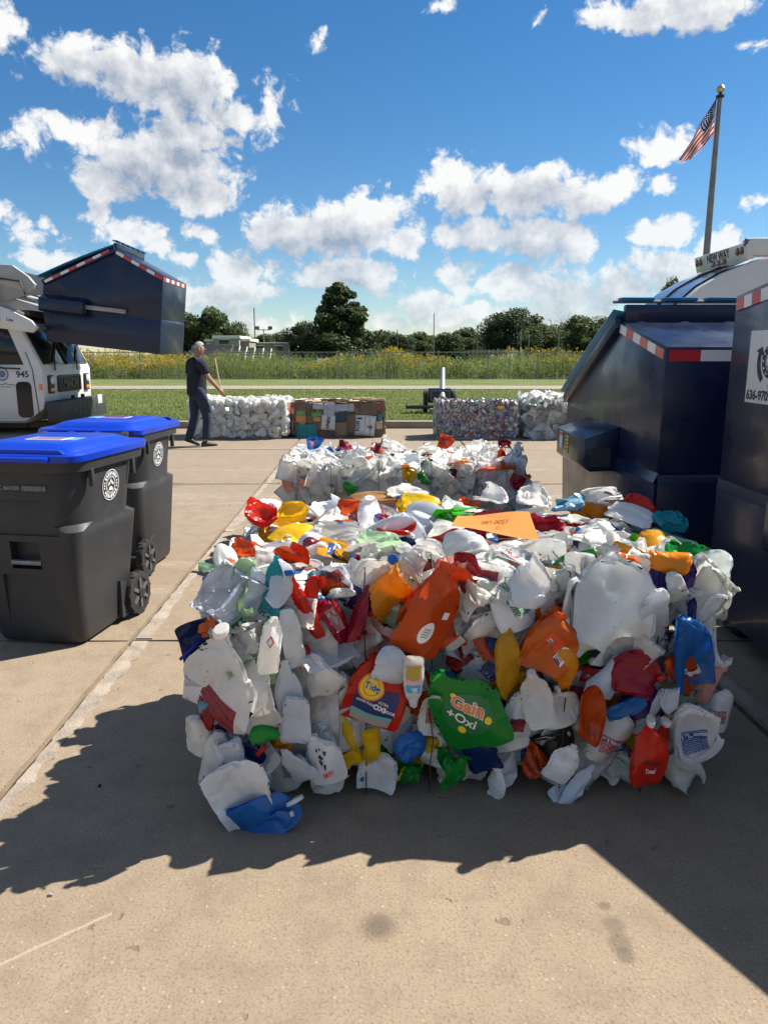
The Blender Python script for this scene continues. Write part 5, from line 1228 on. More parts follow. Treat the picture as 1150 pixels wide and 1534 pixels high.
# ------------------------------------------------------------------ the big bale of mixed bottles in front
BX, BYF, BYB, BW, BH = .265, 2.46, 3.36, 1.72, .82
B1 = thing('bottle_bale', 'large wired bale of crushed coloured detergent bottles and jugs, nearest the camera', 'bale', (BX, BYF, 0))
rb = random.Random(12)
core = MB().box((0, .47, .42), (BW-.18, .78, .70)); core.box((-.62, -.02, .40), (.40, .20, .60)); core.build('core', M_CORE, B1)
def rotm3(roll, pitch, yaw): return Euler((pitch, roll, yaw)).to_matrix()
def lead(x):
    t = max(0., min(1., (-.02-x)/.62)); return .17*t*t*(3-2*t)
def bale_point(px, py, out):
    """a place on the front of the bale, 'out' metres proud of it"""
    P_ = at(px, py, BYF-out)
    P_ = at(px, py, BYF-out-lead(P_.x))
    if P_.z < .05: P_ = at(px, py, (CH-.05)/math.tan(math.atan2(-ray(px, py).z, ray(px, py).y)))
    return P_-Vector((BX, BYF, 0))
pick = {'J': 'jug', 'B': 'bottle', 'L': 'large_jug', 'S': 'slim_bottle', 'R': 'round_bottle', 'T': 'tub'}
# what the front shows, piece by piece: kind, place, size, turn, how far it stands out, colour, cap
FRONT = [
 ('J',333,1018,118,172,10,.09,'w',0),('J',367,1040,84,135,-8,.12,'m',0),('S',438,1057,52,150,-6,.13,'b',0),('J',482,1018,72,92,150,.12,'w',0),
 ('S',409,885,30,105,5,.09,'t',0),('S',421,874,36,76,12,.12,'b',0),('S',365,881,40,90,-4,.09,'e',0),('J',331,886,58,86,12,.06,'b',0),('B',313,936,30,42,0,.05,'o',0),
 ('T',350,936,52,34,0,.06,'G',0),('S',382,944,34,66,-10,.08,'w',0),('S',404,965,32,88,8,.13,'w',0),('B',447,915,52,126,-12,.10,'r',0),('S',470,905,34,96,5,.12,'r','r'),('S',437,955,34,100,-8,.11,'b',0),
 ('S',493,925,46,84,-28,.09,'R',0),('S',530,919,46,92,4,.10,'R',0),('J',545,952,58,80,20,.06,'q',0),('B',586,892,70,108,-14,.12,'a',0),('B',648,915,98,172,24,.12,'O',0),('T',668,872,52,84,10,.07,'q',0),
 ('J',583,1000,56,74,10,.22,'b',0),('R',620,1018,34,88,180,.15,'w',0),('S',648,1064,44,110,6,.12,'b',0),
 ('S',520,1114,34,96,-14,.11,'y',0),('S',553,1122,40,82,170,.12,'y',0),('J',616,1122,62,58,80,.09,'B',0),('B',366,1190,110,100,64,.16,'m',0),('B',388,1224,84,124,60,.17,'B','w'),('R',420,1228,36,40,60,.19,'B','w'),
 ('B',403,1078,34,60,20,.09,'v',0),('T',394,1103,44,42,30,.12,'G',0),('T',379,1126,44,44,20,.10,'n',0),('S',319,1137,38,90,14,.06,'m',0),('S',348,1133,44,72,-6,.09,'b',0),
 ('B',487,1130,58,80,-14,.10,'w',0),('B',494,1168,62,40,4,.06,'w',0),('S',444,1145,52,84,-20,.14,'b',0),('S',516,1057,36,90,14,.10,'w',0),('J',566,1154,66,66,10,.09,'m',0),('T',612,1160,44,40,0,.10,'G',0),('B',676,1152,58,76,190,.10,'G',0),
 ('J',776,881,98,124,-12,.10,'w',0),('J',706,890,58,88,-18,.10,'w',0),('R',730,938,54,86,70,.07,'w',0),('B',811,911,54,52,40,.05,'o',0),('J',793,938,68,60,80,.07,'w',0),('B',829,960,88,104,24,.13,'o',0),
 ('B',846,1004,74,84,140,.15,'a','w'),('S',759,998,42,132,-6,.14,'Y',0),('S',854,918,40,126,-12,.12,'c',0),('L',915,907,134,168,2,.12,'c',0),('S',979,929,52,126,-6,.16,'b',0),('B',1030,970,72,140,-16,.13,'B',0),
 ('R',1066,952,60,150,-6,.06,'w','w'),('J',1058,892,62,104,-12,.05,'g',0),('B',1006,860,66,62,20,.10,'p',0),('T',1000,842,66,40,10,.11,'a',0),('S',1012,883,34,70,-20,.13,'c',0),('S',1033,918,26,52,-8,.15,'n',0),
 ('J',907,1010,52,76,16,.10,'b',0),('B',950,1012,82,78,60,.13,'R',0),('B',1018,1000,58,84,-40,.10,'O',0),('B',962,1056,70,76,50,.12,'p',0),('S',937,1060,28,66,60,.14,'B',0),('B',884,1072,50,122,-8,.17,'O',0),
 ('J',919,1104,68,92,16,.12,'m',0),('B',974,1126,58,116,4,.17,'r','w'),('J',1041,1092,76,122,-14,.13,'w',0),('S',996,1050,34,76,20,.16,'b',0),('J',1024,1158,84,62,70,.10,'g',0),
 ('R',843,1142,48,70,24,.15,'w','w'),('S',856,1174,44,86,30,.13,'b',0),('T',820,1111,86,86,0,.04,'k',0),('B',800,1138,64,52,70,.08,'O',0),('B',724,1134,66,86,-4,.09,'n',0),
 ('J',776,1070,50,86,8,.11,'b',0),('S',803,1046,52,100,-14,.15,'w',0),('J',836,1060,66,68,80,.10,'w',0),('B',700,850,66,40,80,.06,'R',0),('J',640,990,60,60,40,.04,'x',0),
 ('R',745,1085,40,80,10,.06,'n',0),('J',560,860,60,60,30,.05,'m',0),('J',620,850,62,46,80,.05,'w',0),('S',690,945,44,80,60,.05,'w',0),('B',870,855,60,46,80,.07,'w',0),('J',930,1150,50,60,20,.06,'g',0),
 ('B',940,845,50,40,70,.05,'o',0),('S',1068,1020,36,80,10,.05,'q',0),('J',1075,1062,50,70,12,.02,'w',0),('J',300,1100,46,70,0,.02,'w',0),('B',310,1060,40,60,20,.02,'R',0),('S',296,985,30,80,8,.01,'c',0),('J',455,1010,48,70,10,.05,'x',0)]
cnt = {}
def proto(kd):
    k = pick.get(kd, kd); cnt[k] = cnt.get(k, -1)+1; return PR[k][cnt[k] % len(PR[k])]
SPECIAL = {}
for (kd, px, py, w, h, ang, out, code, cap) in FRONT:
    pr = proto(kd); mpp = (BYF-out)*1.03/FPX
    W_, H_ = w*mpp, h*mpp; sx_, sz_ = W_/pr['w'], H_/pr['h']
    M_ = Matrix.Rotation(R(rb.gauss(0, 12)), 3, 'Z') @ Matrix.Rotation(R(rb.gauss(3, 9)), 3, 'X') @ Matrix.Rotation(R(ang), 3, 'Y')
    if rb.random() < .5: M_ = M_ @ Matrix.Rotation(math.pi, 3, 'Z')
    sy_ = max(.5, min(1.0, (sx_+sz_)/2*.85))
    loc = bale_point(px, py, out*.8)
    if not cap and rb.random() < .22: cap = rb.choice('wwwBr')
    put(B1, pr, loc, M_, (sx_, sy_, sz_), code, cap=cap, lab=.4 if code in 'wmbgR' and kd != 'L' else .0, rr=rb)
PALW = 'wwwwwmmmmbbbgcwwmw'
PALC = 'oOOarRyYGLnBtpqevwlr'
def rcode(pc): return rb.choice(PALC) if rb.random() < pc else rb.choice(PALW)
# fillers one layer further in, so that gaps show more plastic
for i in range(19):
    for j in range(9):
        x_ = -BW/2+.02+(BW-.04)*(i+.5+rb.uniform(-.3, .3))/19; z_ = .06+.76*(j+.5+rb.uniform(-.3, .3))/9
        pr = proto(rb.choice('JJBBSRJB')); s_ = rb.uniform(.55, .85); cp = rb.choice((0, 0, 'w', 'w', 'B', 'r'))
        put(B1, pr, Vector((x_, -.01-lead(x_+BX)+rb.uniform(-.03, .04), z_)), Matrix.Rotation(R(rb.gauss(0, 20)), 3, 'Z') @ Matrix.Rotation(R(rb.gauss(0, 15)), 3, 'X') @ Matrix.Rotation(R(rb.uniform(0, 360)), 3, 'Y'), (s_, s_, s_), rcode(.38), rr=rb, cap=cp)
# the top: flattened layers seen edge on, running across, with pieces sticking up
ny = 25
for a in range(ny):
    y_ = -.01+(BYB-BYF)*(a+.5)/ny
    x_ = -BW/2+rb.uniform(0, .08)
    while x_ < BW/2:
        kd = rb.choice('JBBSRBJBL' if rb.random() < .5 else 'BBJS'); pr = proto(kd); s_ = rb.uniform(.75, 1.0)
        flatlay = rb.random() < .16
        edge = min(1, (1-abs(x_)/(BW/2))*6, (a+1.5)/4.)
        zt = BH-.07*(1-edge)+rb.gauss(0, .008)
        if flatlay: M_ = Matrix.Rotation(R(rb.gauss(0, 30)), 3, 'Z') @ Matrix.Rotation(R(90+rb.gauss(14, 16)), 3, 'X') @ Matrix.Rotation(R(rb.uniform(0, 360)), 3, 'Y'); zz = zt+.012
        else:
            M_ = Matrix.Rotation(R(rb.gauss(0, 9)), 3, 'Z') @ Matrix.Rotation(R(rb.gauss(22, 20)), 3, 'X') @ Matrix.Rotation(R(rb.choice((90, 90, -90, 0))+rb.gauss(0, 16)), 3, 'Y'); zz = zt-.058+rb.uniform(-.015, .02)
        put(B1, pr, Vector((x_+.08, y_-lead(x_+.08+BX)*(1-(a+.5)/ny), zz)), M_, (s_, s_*.6, s_), rcode(.40), rr=rb, cap=rb.choice((0, 0, 0, 0, 'w', 'B')))
        x_ += (.20 if kd in 'BL' else .15)*rb.uniform(.8, 1.3)
# both ends
for s in (-1, 1):
    for a in range(8):
        for j in range(5):
            y_ = .05+.80*(a+rb.uniform(.2, .8))/8; z_ = .06+.72*(j+rb.uniform(.2, .8))/5
            pr = proto(rb.choice('JBJSB')); s_ = rb.uniform(.75, 1.)
            bulge = .05*math.sin(math.pi*z_/.85)
            put(B1, pr, Vector((s*(BW/2-.05+bulge+rb.uniform(-.02, .03)), y_, z_)), Matrix.Rotation(R(s*rb.gauss(70, 18)), 3, 'Z') @ Matrix.Rotation(R(rb.gauss(0, 14)), 3, 'X') @ Matrix.Rotation(R(rb.gauss(0, 40)), 3, 'Y'), (s_, s_, s_), rcode(.36), rr=rb)
# notable pieces on the top
TOP = [('J',395,765,60,30,-.85,'w',0),('B',393,770,50,26,.1,'r',0),('B',440,770,50,26,0,'y',0),('B',560,755,90,34,0,'z',0),('B',625,757,76,34,0,'y',0),('B',540,770,80,40,0,'O',0),('S',500,768,90,40,.5,'b',0),('B',590,790,70,36,0,'r',0),('J',555,775,40,62,0,'w',0),
 ('B',700,757,44,32,0,'O',0),('B',680,775,72,22,0,'L',0),('S',640,772,80,34,.5,'b',0),('J',735,742,52,26,0,'w',0),('J',800,740,54,40,.3,'w',0),('J',900,742,66,34,0,'w',0),('B',850,755,60,30,0,'l',0),('B',960,752,56,30,.3,'r',0),('S',945,770,74,34,.4,'w',0),('J',890,808,80,66,0,'w',0),
 ('B',820,785,60,22,0,'R',0),('B',770,790,50,18,0,'v',0),('B',1025,826,60,40,0,'G',0),('T',1005,780,52,26,0,'t',0),('B',440,830,60,22,.2,'O',0),('B',370,822,60,24,0,'O',0),('R',338,832,66,30,1.3,'w','w'),('J',470,812,60,32,0,'w',0),('B',565,812,76,34,0,'e',0),('J',700,812,80,32,0,'c',0),('B',640,826,50,22,0,'w',0),('J',610,740,64,30,0,'w',0)]
for (kd, px, py, w, h, ang, code, cap) in TOP:
    t_ = max(0., min(1., (838-py)/84.)); Yd = BYF+.02+(BYB-BYF-.08)*t_**1.25
    P_ = at(px, py, Yd); mpp = Yd/FPX; pr = proto(kd)
    W_, H_ = w*mpp, max(h, 30)*mpp*1.25
    M_ = Matrix.Rotation(R(rb.gauss(0, 10)), 3, 'Z') @ Matrix.Rotation(R(rb.uniform(-74, -42)), 3, 'X') @ Matrix.Rotation(ang, 3, 'Y')
    put(B1, pr, P_-Vector((BX, BYF, 0)), M_, (W_/pr['w'], .8, H_/pr['h']), code, cap=cap, rr=rb, lab=.4)
wires(B1, (-.60, -.33, -.10, .36, .66), BW/2, -.085, .93, .02, BH+.02)

# loose film and flaps between the bottles
for i in range(64):
    pr = FILM[i % len(FILM)]
    if i < 34: x_ = rb.uniform(-BW/2, BW/2); y_, z_ = -.05-lead(x_+BX)+rb.uniform(-.03, .03), rb.uniform(.08, .8); M_ = Matrix.Rotation(R(rb.gauss(0, 25)), 3, 'Z') @ Matrix.Rotation(R(rb.gauss(0, 20)), 3, 'X') @ Matrix.Rotation(R(rb.uniform(0, 360)), 3, 'Y')
    else: x_, y_, z_ = rb.uniform(-BW/2+.05, BW/2-.05), rb.uniform(.05, .86), BH-.01; M_ = Matrix.Rotation(R(rb.gauss(0, 20)), 3, 'Z') @ Matrix.Rotation(R(rb.gauss(65, 20)), 3, 'X') @ Matrix.Rotation(R(rb.uniform(0, 360)), 3, 'Y')
    s_ = rb.uniform(.45, .85); put(B1, pr, Vector((x_, y_, z_)), M_, (s_, s_, s_), rb.choice('wmbcgwmbe'), rr=rb)
# printed bottles that can be read
def surf(pr, a, b):
    nv, nu, _ = pr['G'].shape; u = ((.75+a/pr['perim']) % 1.)*nu; v = min(max((b/pr['H']+.5)*(nv-1), 0), nv-1.001)
    i, j = int(u) % nu, int(v); fu, fv = u-int(u), v-j; i2 = (i+1) % nu; G_ = pr['G']
    p = (G_[j, i]*(1-fu)+G_[j, i2]*fu)*(1-fv)+(G_[j+1, i]*(1-fu)+G_[j+1, i2]*fu)*fv
    du = G_[j, i2]-G_[j, i]; dv = G_[j+1, i]-G_[j, i]; n = np.cross(du, dv); n /= np.linalg.norm(n)+1e-9
    if n[1] > 0: n = -n
    return p, n
def decal(parent, pr, vs, fs, mat, off, c=(0, 0), rot=0., name='print'):
    co, si = math.cos(rot), math.sin(rot); out = []
    for (x_, z_) in vs:
        p, n = surf(pr, c[0]+x_*co-z_*si, c[1]+x_*si+z_*co); out.append(tuple(p+n*off+np.array((0, -off*.5, 0))))
    me = bpy.data.meshes.new(name); me.from_pydata(out, [], fs); me.materials.append(mat); return link(name, me, parent)
def dtext(parent, pr, txt, size, mat, c, rot, off=.0035, bold=.03):
    me = text_mesh(txt, size, mat, cuts=1, bold=bold); vs = [(v.co.x, v.co.z) for v in me.vertices]; fs = [tuple(p.vertices) for p in me.polygons]
    return decal(parent, pr, vs, fs, mat, off, c, rot, 'lettering')
def gridrect(w, h, n=10, shear=0., bow=0.):
    vs = [(-w/2+w*i/n, -h/2+h*j/n+bow*math.cos((i/n-.5)*3)) for j in range(n+1) for i in range(n+1)]; fs = [(j*(n+1)+i, j*(n+1)+i+1, (j+1)*(n+1)+i+1, (j+1)*(n+1)+i) for j in range(n) for i in range(n)]; return vs, fs
def griddisc(r, n=24, sx=1., m=4):
    vs = [(0, 0)]+[(r*k/m*math.cos(2*math.pi*i/n)*sx, r*k/m*math.sin(2*math.pi*i/n)) for k in range(1, m+1) for i in range(n)]
    fs = [(0, 1+i, 1+(i+1) % n) for i in range(n)]+[(1+(k-1)*n+i, 1+k*n+i, 1+k*n+(i+1) % n, 1+(k-1)*n+(i+1) % n) for k in range(1, m) for i in range(n)]; return vs, fs
def ink(name, col): return pbr(name, col, .4, spec=.4)
I_NAVY, I_YEL, I_OR, I_WH, I_TEAL, I_GREY, I_DG, I_RED, I_GOLD, I_PINK, I_SKY = ink('ink_navy', (.018, .03, .14)), ink('ink_yellow', (.80, .58, .04)), ink('ink_orange', (.78, .20, .02)), ink('ink_white', (.78, .78, .78)), ink('ink_teal', (.10, .42, .38)), ink('ink_grey', (.30, .29, .28)), ink('ink_dark_green', (.02, .16, .05)), ink('ink_red', (.65, .08, .03)), ink('ink_gold', (.45, .30, .06)), ink('ink_pink', (.70, .40, .45)), ink('ink_sky', (.05, .35, .62))
def hero(kind, seed, flat, px, py, w, h, ang, out, code, tilt=0., yaw=0., cap=None):
    pr = crushed(kind, seed, flat, 48, 36, .96, .4, 1, 0, True); pr['me'].materials.append(M_PLAIN)
    mpp = (BYF-out)*1.03/FPX
    M_ = Matrix.Rotation(R(yaw), 3, 'Z') @ Matrix.Rotation(R(tilt), 3, 'X') @ Matrix.Rotation(R(ang), 3, 'Y')
    o = put(B1, pr, bale_point(px, py, out), M_, (w*mpp/pr['w'], .8, h*mpp/pr['h']), code, cap=cap, rr=rb); return o, pr
# green bottle lying on its side
o, pr = hero('bottle', 901, .34, 698, 1062, 118, 158, -22, .15, 'G', 8)
v_, f_ = griddisc(.062, 24, 1.25); decal(o, pr, v_, f_, I_DG, .002, (.0, -.005), 0)
dtext(o, pr, 'Gain', .050, I_WH, (.012, .016), R(-40), .0036, .07); dtext(o, pr, 'Gain', .050, I_OR, (.012, .016), R(-40), .0056, .022)
dtext(o, pr, '+Oxi', .042, I_WH, (-.022, -.012), R(-40), .0036, .02)
for (a, b, r_) in ((-.01, .055, .010), (-.035, -.045, .012), (.05, -.035, .010)): v_, f_ = griddisc(r_, 12); decal(o, pr, v_, f_, I_YEL, .0032, (a, b))
# red tub with round bullseye print
o, pr = hero('bottle', 905, .40, 566, 1036, 100, 124, 16, .13, 'r', 6)
v_, f_ = gridrect(.155, .100, 12, bow=-.012); decal(o, pr, v_, f_, I_NAVY, .002, (.0, -.02), 0)
v_, f_ = gridrect(.150, .010, 12, bow=-.012); decal(o, pr, v_, f_, I_TEAL, .003, (.0, -.066), 0)
v_, f_ = gridrect(.148, .034, 12, bow=-.010); decal(o, pr, v_, f_, I_GREY, .0028, (.0, -.088), 0)
for r_, m_, of in ((.050, I_OR, .0034), (.043, I_YEL, .0044), (.034, I_OR, .0050), (.029, I_YEL, .0056)): v_, f_ = griddisc(r_, 28); decal(o, pr, v_, f_, m_, of, (-.028, .022))
dtext(o, pr, 'Tide', .036, I_WH, (-.026, .021), R(-6), .0064, .05); dtext(o, pr, 'Tide', .036, I_NAVY, (-.026, .021), R(-6), .0078, .012)
dtext(o, pr, 'POWER PODS', .011, I_WH, (-.035, -.034), R(-8), .004, .02); dtext(o, pr, 'ULTRA', .012, I_WH, (.030, -.022), R(-4), .004, .02); dtext(o, pr, 'OXI', .026, I_WH, (.022, -.042), R(-4), .004, .04); dtext(o, pr, 'ODOR', .014, I_WH, (.058, -.044), R(-2), .004, .03)
# small upright bottle with banded label, upside down
o, pr = hero('slim_bottle', 909, .9, 619, 1016, 34, 92, 180, .20, 'w', 6)
for (b, h_, m_) in ((.0-.03, .05, I_GOLD), (.006, .018, I_PINK), (.032, .03, I_SKY)): v_, f_ = gridrect(.062, h_, 8); decal(o, pr, v_, f_, m_, .0022, (0, b))
dtext(o, pr, 'Sh', .026, I_WH, (-.004, .032), 0, .0035, .03)
# orange bottles with small printed patches
o, pr = hero('bottle', 913, .35, 829, 962, 86, 104, 22, .14, 'o', 4)
v_, f_ = gridrect(.11, .05, 10, bow=.016); decal(o, pr, v_, f_, I_RED, .002, (-.005, .0), R(-30)); v_, f_ = gridrect(.05, .056, 8, bow=.012); decal(o, pr, v_, f_, I_WH, .003, (.052, -.034), R(-30))
for q in range(6): v_, f_ = gridrect(.036, .003, 4); decal(o, pr, v_, f_, I_NAVY, .004, (.052-.003*q, -.018-q*.007), R(-30))
v_, f_ = gridrect(.022, .018, 4); decal(o, pr, v_, f_, I_WH, .003, (-.03, .012), R(-30))
for q in range(5): v_, f_ = gridrect(.0018, .014, 2); decal(o, pr, v_, f_, I_NAVY, .004, (-.037+q*.0036, .014-q*.002), R(-30))
o, pr = hero('bottle', 917, .34, 650, 916, 86, 156, 24, .16, 'O', 4, 8)
v_, f_ = griddisc(.03, 16, 1.); decal(o, pr, v_, f_, I_WH, .002, (.0, -.05)); v_, f_ = gridrect(.03, .018, 4); decal(o, pr, v_, f_, I_WH, .002, (.055, .0))
for q in range(4): v_, f_ = gridrect(.03, .003, 4); decal(o, pr, v_, f_, I_GREY, .003, (.0, -.04-q*.007))
# black and red print on white card bottle, red diamond on a white one
o, pr = hero('bottle', 921, .3, 488, 1136, 58, 84, -12, .14, 'w', 4)
for q in range(9):
    a, b, r_ = rb.uniform(-.045, .045), rb.uniform(-.02, .07), rb.uniform(.006, .013); n_ = 9
    decal(o, pr, [(r_*rb.uniform(.4, 1.5)*math.cos(2*math.pi*k/n_), r_*rb.uniform(.4, 1.5)*math.sin(2*math.pi*k/n_)) for k in range(n_)], [tuple(range(n_))], M_INK, .0026, (a, b))
dtext(o, pr, 'Milk', .04, I_RED, (.0, -.06), R(20), .003, .01)
o, pr = hero('slim_bottle', 925, .5, 405, 968, 34, 92, 8, .17, 'w', 3)
for sg in (1, .62): v_ = [(0, .02*sg), (.016*sg, 0), (0, -.02*sg), (-.016*sg, 0)]; decal(o, pr, v_, [(0, 1, 2, 3)], I_RED if sg == 1 else I_WH, .0026 if sg == 1 else .0036, (0, .02))
# big clear jug on the upper right and the red bottle with white cap
o, pr = hero('bottle', 933, .42, 974, 1128, 58, 112, 4, .19, 'r', 6, 0, 'w')
dtext(o, pr, 'LAUNDRY', .022, M_INK, (0, -.02), 0, .003, .03); dtext(o, pr, 'Total', .03, I_WH, (0, -.055), R(8), .003, .02)
# blue bottle on the ground at the left corner, with its white cap, and a blue straw
MB().tube([bale_point(270, 988, .08), bale_point(305, 955, .0)], .006, 6).build('straw', ink('straw_blue', (.02, .03, .25)), B1)
# orange weight card lying on the top
oc = thing('weight_card', 'flat orange card with printed weight lying on top of the front bale', 'card', at(738, 797, 2.78), R(-6))
mb = MB(); n = 8
for j in range(n+1):
    for i in range(n+1): u_, v_ = i/n-.5, j/n-.5; k_ = .5+.5*(u_+.5); mb.v.append((u_*(.30-.05*v_), (v_-.5)*.17*k_+.04, .03*(v_+.5)*k_+.014*math.sin(u_*5)*v_))
for j in range(n):
    for i in range(n): a = j*(n+1)+i; mb.f.append((a, a+1, a+n+2, a+n+1)); mb.m.append(0)
cd = mb.build('sheet', pbr('orange_card', (.80, .30, .06), .6, trans=.3), oc, recalc=False)
o = link('lettering', text_mesh('1500 LBS', .026, ink('ink_brown', (.35, .11, .02))), cd, (.02, -.005, .030), (R(-90+10), 0, R(180)))
o = link('recycling_mark', text_mesh('C', .026, ink('ink_brown2', (.30, .09, .02))), cd, (.03, -.045, .022), (R(-90+10), 0, 0))
oc.rotation_euler = (R(12), R(0), R(-6)); oc.location.z += .035
# ------------------------------------------------------------------ other bales
def core_box(t, w, d, h): return MB().box((0, d/2, h/2), (w, d, h)).build('core', M_CORE, t)
def face_rot(r_, yaw=0., sd=18): return Matrix.Rotation(R(yaw+r_.gauss(0, sd)), 3, 'Z') @ Matrix.Rotation(R(r_.gauss(0, sd*.8)), 3, 'X') @ Matrix.Rotation(R(r_.uniform(0, 360)), 3, 'Y')
def top_rot(r_, sd=18): return Matrix.Rotation(R(r_.gauss(0, 30)), 3, 'Z') @ Matrix.Rotation(R(r_.gauss(70, sd)), 3, 'X') @ Matrix.Rotation(R(r_.uniform(0, 360)), 3, 'Y')
# second bale: bags and film with a few bottles
r2 = random.Random(44)
X0, X1, Y0, D2, H2 = -.74, 1.07, 5.45, 1.10, .74
B2 = thing('film_bale', 'wired bale of crumpled white bags and film, second from the camera', 'bale', ((X0+X1)/2, Y0, 0)); w2 = X1-X0
core_box(B2, w2-.16, D2-.1, H2-.08)
def filler(t, r_, loc, M_, s_, pfilm, fcols, bcols, kinds='JBSRB'):
    if r_.random() < pfilm: return put(t, FILM[r_.randrange(len(FILM))], Vector(loc), M_, (s_, s_, s_), r_.choice(fcols), rr=r_)
    return put(t, proto(r_.choice(kinds)), Vector(loc), M_, (s_*.9, s_*.8, s_*.9), r_.choice(bcols), rr=r_, lab=.4)
FC = 'wwwmmbwcwmgbwm'; BC = 'wwbROyGnBwqvkw'
for i in range(17):
    for j in range(8):
        filler(B2, r2, (-w2/2+w2*(i+.5+r2.uniform(-.3, .3))/17, r2.uniform(-.02, .03), .06+(H2-.06)*(j+.5+r2.uniform(-.3, .3))/8), face_rot(r2, 0, 16), r2.uniform(.6, .9), .86, FC, BC)
for i in range(16):
    for j in range(10):
        filler(B2, r2, (-w2/2+w2*(i+.5+r2.uniform(-.35, .35))/16, D2*(j+.4+r2.uniform(-.3, .3))/10, H2+r2.uniform(-.03, .02)), top_rot(r2, 26), r2.uniform(.5, .85), .76, FC, 'wwwbRROonBwaG')
for s in (-1, 1):
    for i in range(6):
        for j in range(5): filler(B2, r2, (s*(w2/2-.03), .08+(D2-.1)*(i+r2.uniform(.2, .8))/6, .06+(H2-.06)*(j+r2.uniform(.2, .8))/5), face_rot(r2, s*75, 18), r2.uniform(.75, 1.05), .8, FC, BC)
for (px, py, code, kd) in ((473, 664, 'B', 'B'), (565, 668, 'v', 'B'), (517, 667, 'v', 'B'), (668, 662, 'O', 'B'), (757, 668, 'v', 'B'), (607, 700, 'a', 'T'), (614, 712, 'y', 'B'), (523, 729, 'G', 'J'), (775, 723, 'R', 'B'), (635, 716, 'G', 'B'), (572, 698, 'm', 'J'), (700, 702, 'm', 'J'), (540, 692, 'm', 'J')):
    fr = py > 690; P_ = at(px, py, Y0-.07 if fr else Y0+.5); pr = proto(kd); put(B2, pr, P_-B2.location, face_rot(r2, 0, 15) if fr else Matrix.Rotation(R(-35), 3, 'X') @ face_rot(r2, 0, 12), (.5, .6, .5), code, rr=r2, lab=.4)
wires(B2, (-.55, -.2, .18, .52), w2/2, -.10, D2, .02, H2+.05)
PUFF = [crushed('jug', 700+q, .62, 26, 20, .9, .5, 3, 0, True) for q in range(4)]
for p_ in PUFF: p_['me'].materials.append(M_PLAIN)
# white jug bale beside the man
r3 = random.Random(5)
X0, X1, Y0 = -3.64, -1.83, 13.9; w3 = X1-X0; D3, H3 = 1.05, .70
B3 = thing('jug_bale', 'bale of white milk jugs behind the walking person', 'bale', ((X0+X1)/2, Y0, 0))
core_box(B3, w3-.2, D3-.14, H3-.12)
for i in range(15):
    for j in range(6):
        x_ = -w3/2+w3*(i+.5+r3.uniform(-.3, .3))/15; z_ = .06+(H3-.05)*(j+.5+r3.uniform(-.3, .3))/6
        put(B3, PUFF[r3.randrange(4)], Vector((x_, -.02+.10*(abs(x_)/(w3/2))**6+r3.uniform(-.03, .03), z_)), face_rot(r3, 0, 28), (.85, 1.0, .78), r3.choice('wwwwmmbg'), rr=r3)
    for j in range(6):
        put(B3, PUFF[r3.randrange(4)], Vector((-w3/2+w3*(i+.5)/15, D3*(j+.5)/6, H3+r3.uniform(-.03, .02))), top_rot(r3, 25), (.85, .9, .8), r3.choice('wwwwwm'), rr=r3)
for s in (-1, 1):
    for i in range(6):
        for j in range(5): put(B3, PUFF[r3.randrange(4)], Vector((s*(w3/2-.02), .06+.95*(i+.5)/6, .06+.62*(j+.5)/5)), face_rot(r3, s*70, 22), (.85, 1., .8), r3.choice('wwwmbq'), rr=r3)
# film bale at the right end of the far row
X0, X1, Y0 = 2.68, 4.35, 13.9; w4 = X1-X0
B4 = thing('film_bale', 'bale of torn grey plastic film partly hidden behind the right dumpster', 'bale', ((X0+X1)/2, Y0, 0))
core_box(B4, w4-.16, .95, .66)
for i in range(12):
    for j in range(5): filler(B4, r3, (-w4/2+w4*(i+.5+r3.uniform(-.3, .3))/12, r3.uniform(-.03, .04), .07+.68*(j+.5+r3.uniform(-.3, .3))/5), face_rot(r3, 0, 24), r3.uniform(.75, 1.1), .97, 'xxgcbmx', 'x')
    for j in range(5): filler(B4, r3, (-w4/2+w4*(i+.5)/12, (j+.5)*.2, .75+r3.uniform(-.03, .05)), top_rot(r3, 35), r3.uniform(.6, 1.0), .97, 'wwgcmw', 'w')
for s in (-1,):
    for i in range(5):
        for j in range(5): filler(B4, r3, (s*(w4/2-.02), .06+.95*(i+.5)/5, .06+.68*(j+.5)/5), face_rot(r3, s*75, 20), r3.uniform(.8, 1.1), 1., 'xxgcb', 'x')
# bale of crushed cans
X0, X1, Y0 = .97, 2.50, 13.85; w5 = X1-X0; H5 = .70
B5 = thing('can_bale', 'tight square bale of crushed drink cans in front of the towed machine', 'bale', ((X0+X1)/2, Y0, 0))
core_box(B5, w5-.06, .9, H5-.05)
def mat_can():
    m = bpy.data.materials.new('can_metal'); m.use_nodes = True; nt = m.node_tree; b = nt.nodes['Principled BSDF']; oi = nd(nt, 'ShaderNodeObjectInfo')
    p = nd(nt, 'ShaderNodeTexCoord').outputs['Object']; n = noise(nt, vmth(nt, 'ADD', p, nd(nt, 'ShaderNodeCombineXYZ', {0: mth(nt, 'MULTIPLY', oi.outputs['Random'], 50.)}).outputs[0]), 22., 3, .6)
    c = mixc(nt, sstep(nt, n, .52, .58), oi.outputs['Color'], (.42, .42, .43)); nt.links.new(c, b.inputs['Base Color']); b.inputs['Metallic'].default_value = .55; b.inputs['Roughness'].default_value = .42; return m
M_CAN = mat_can(); CANS = []
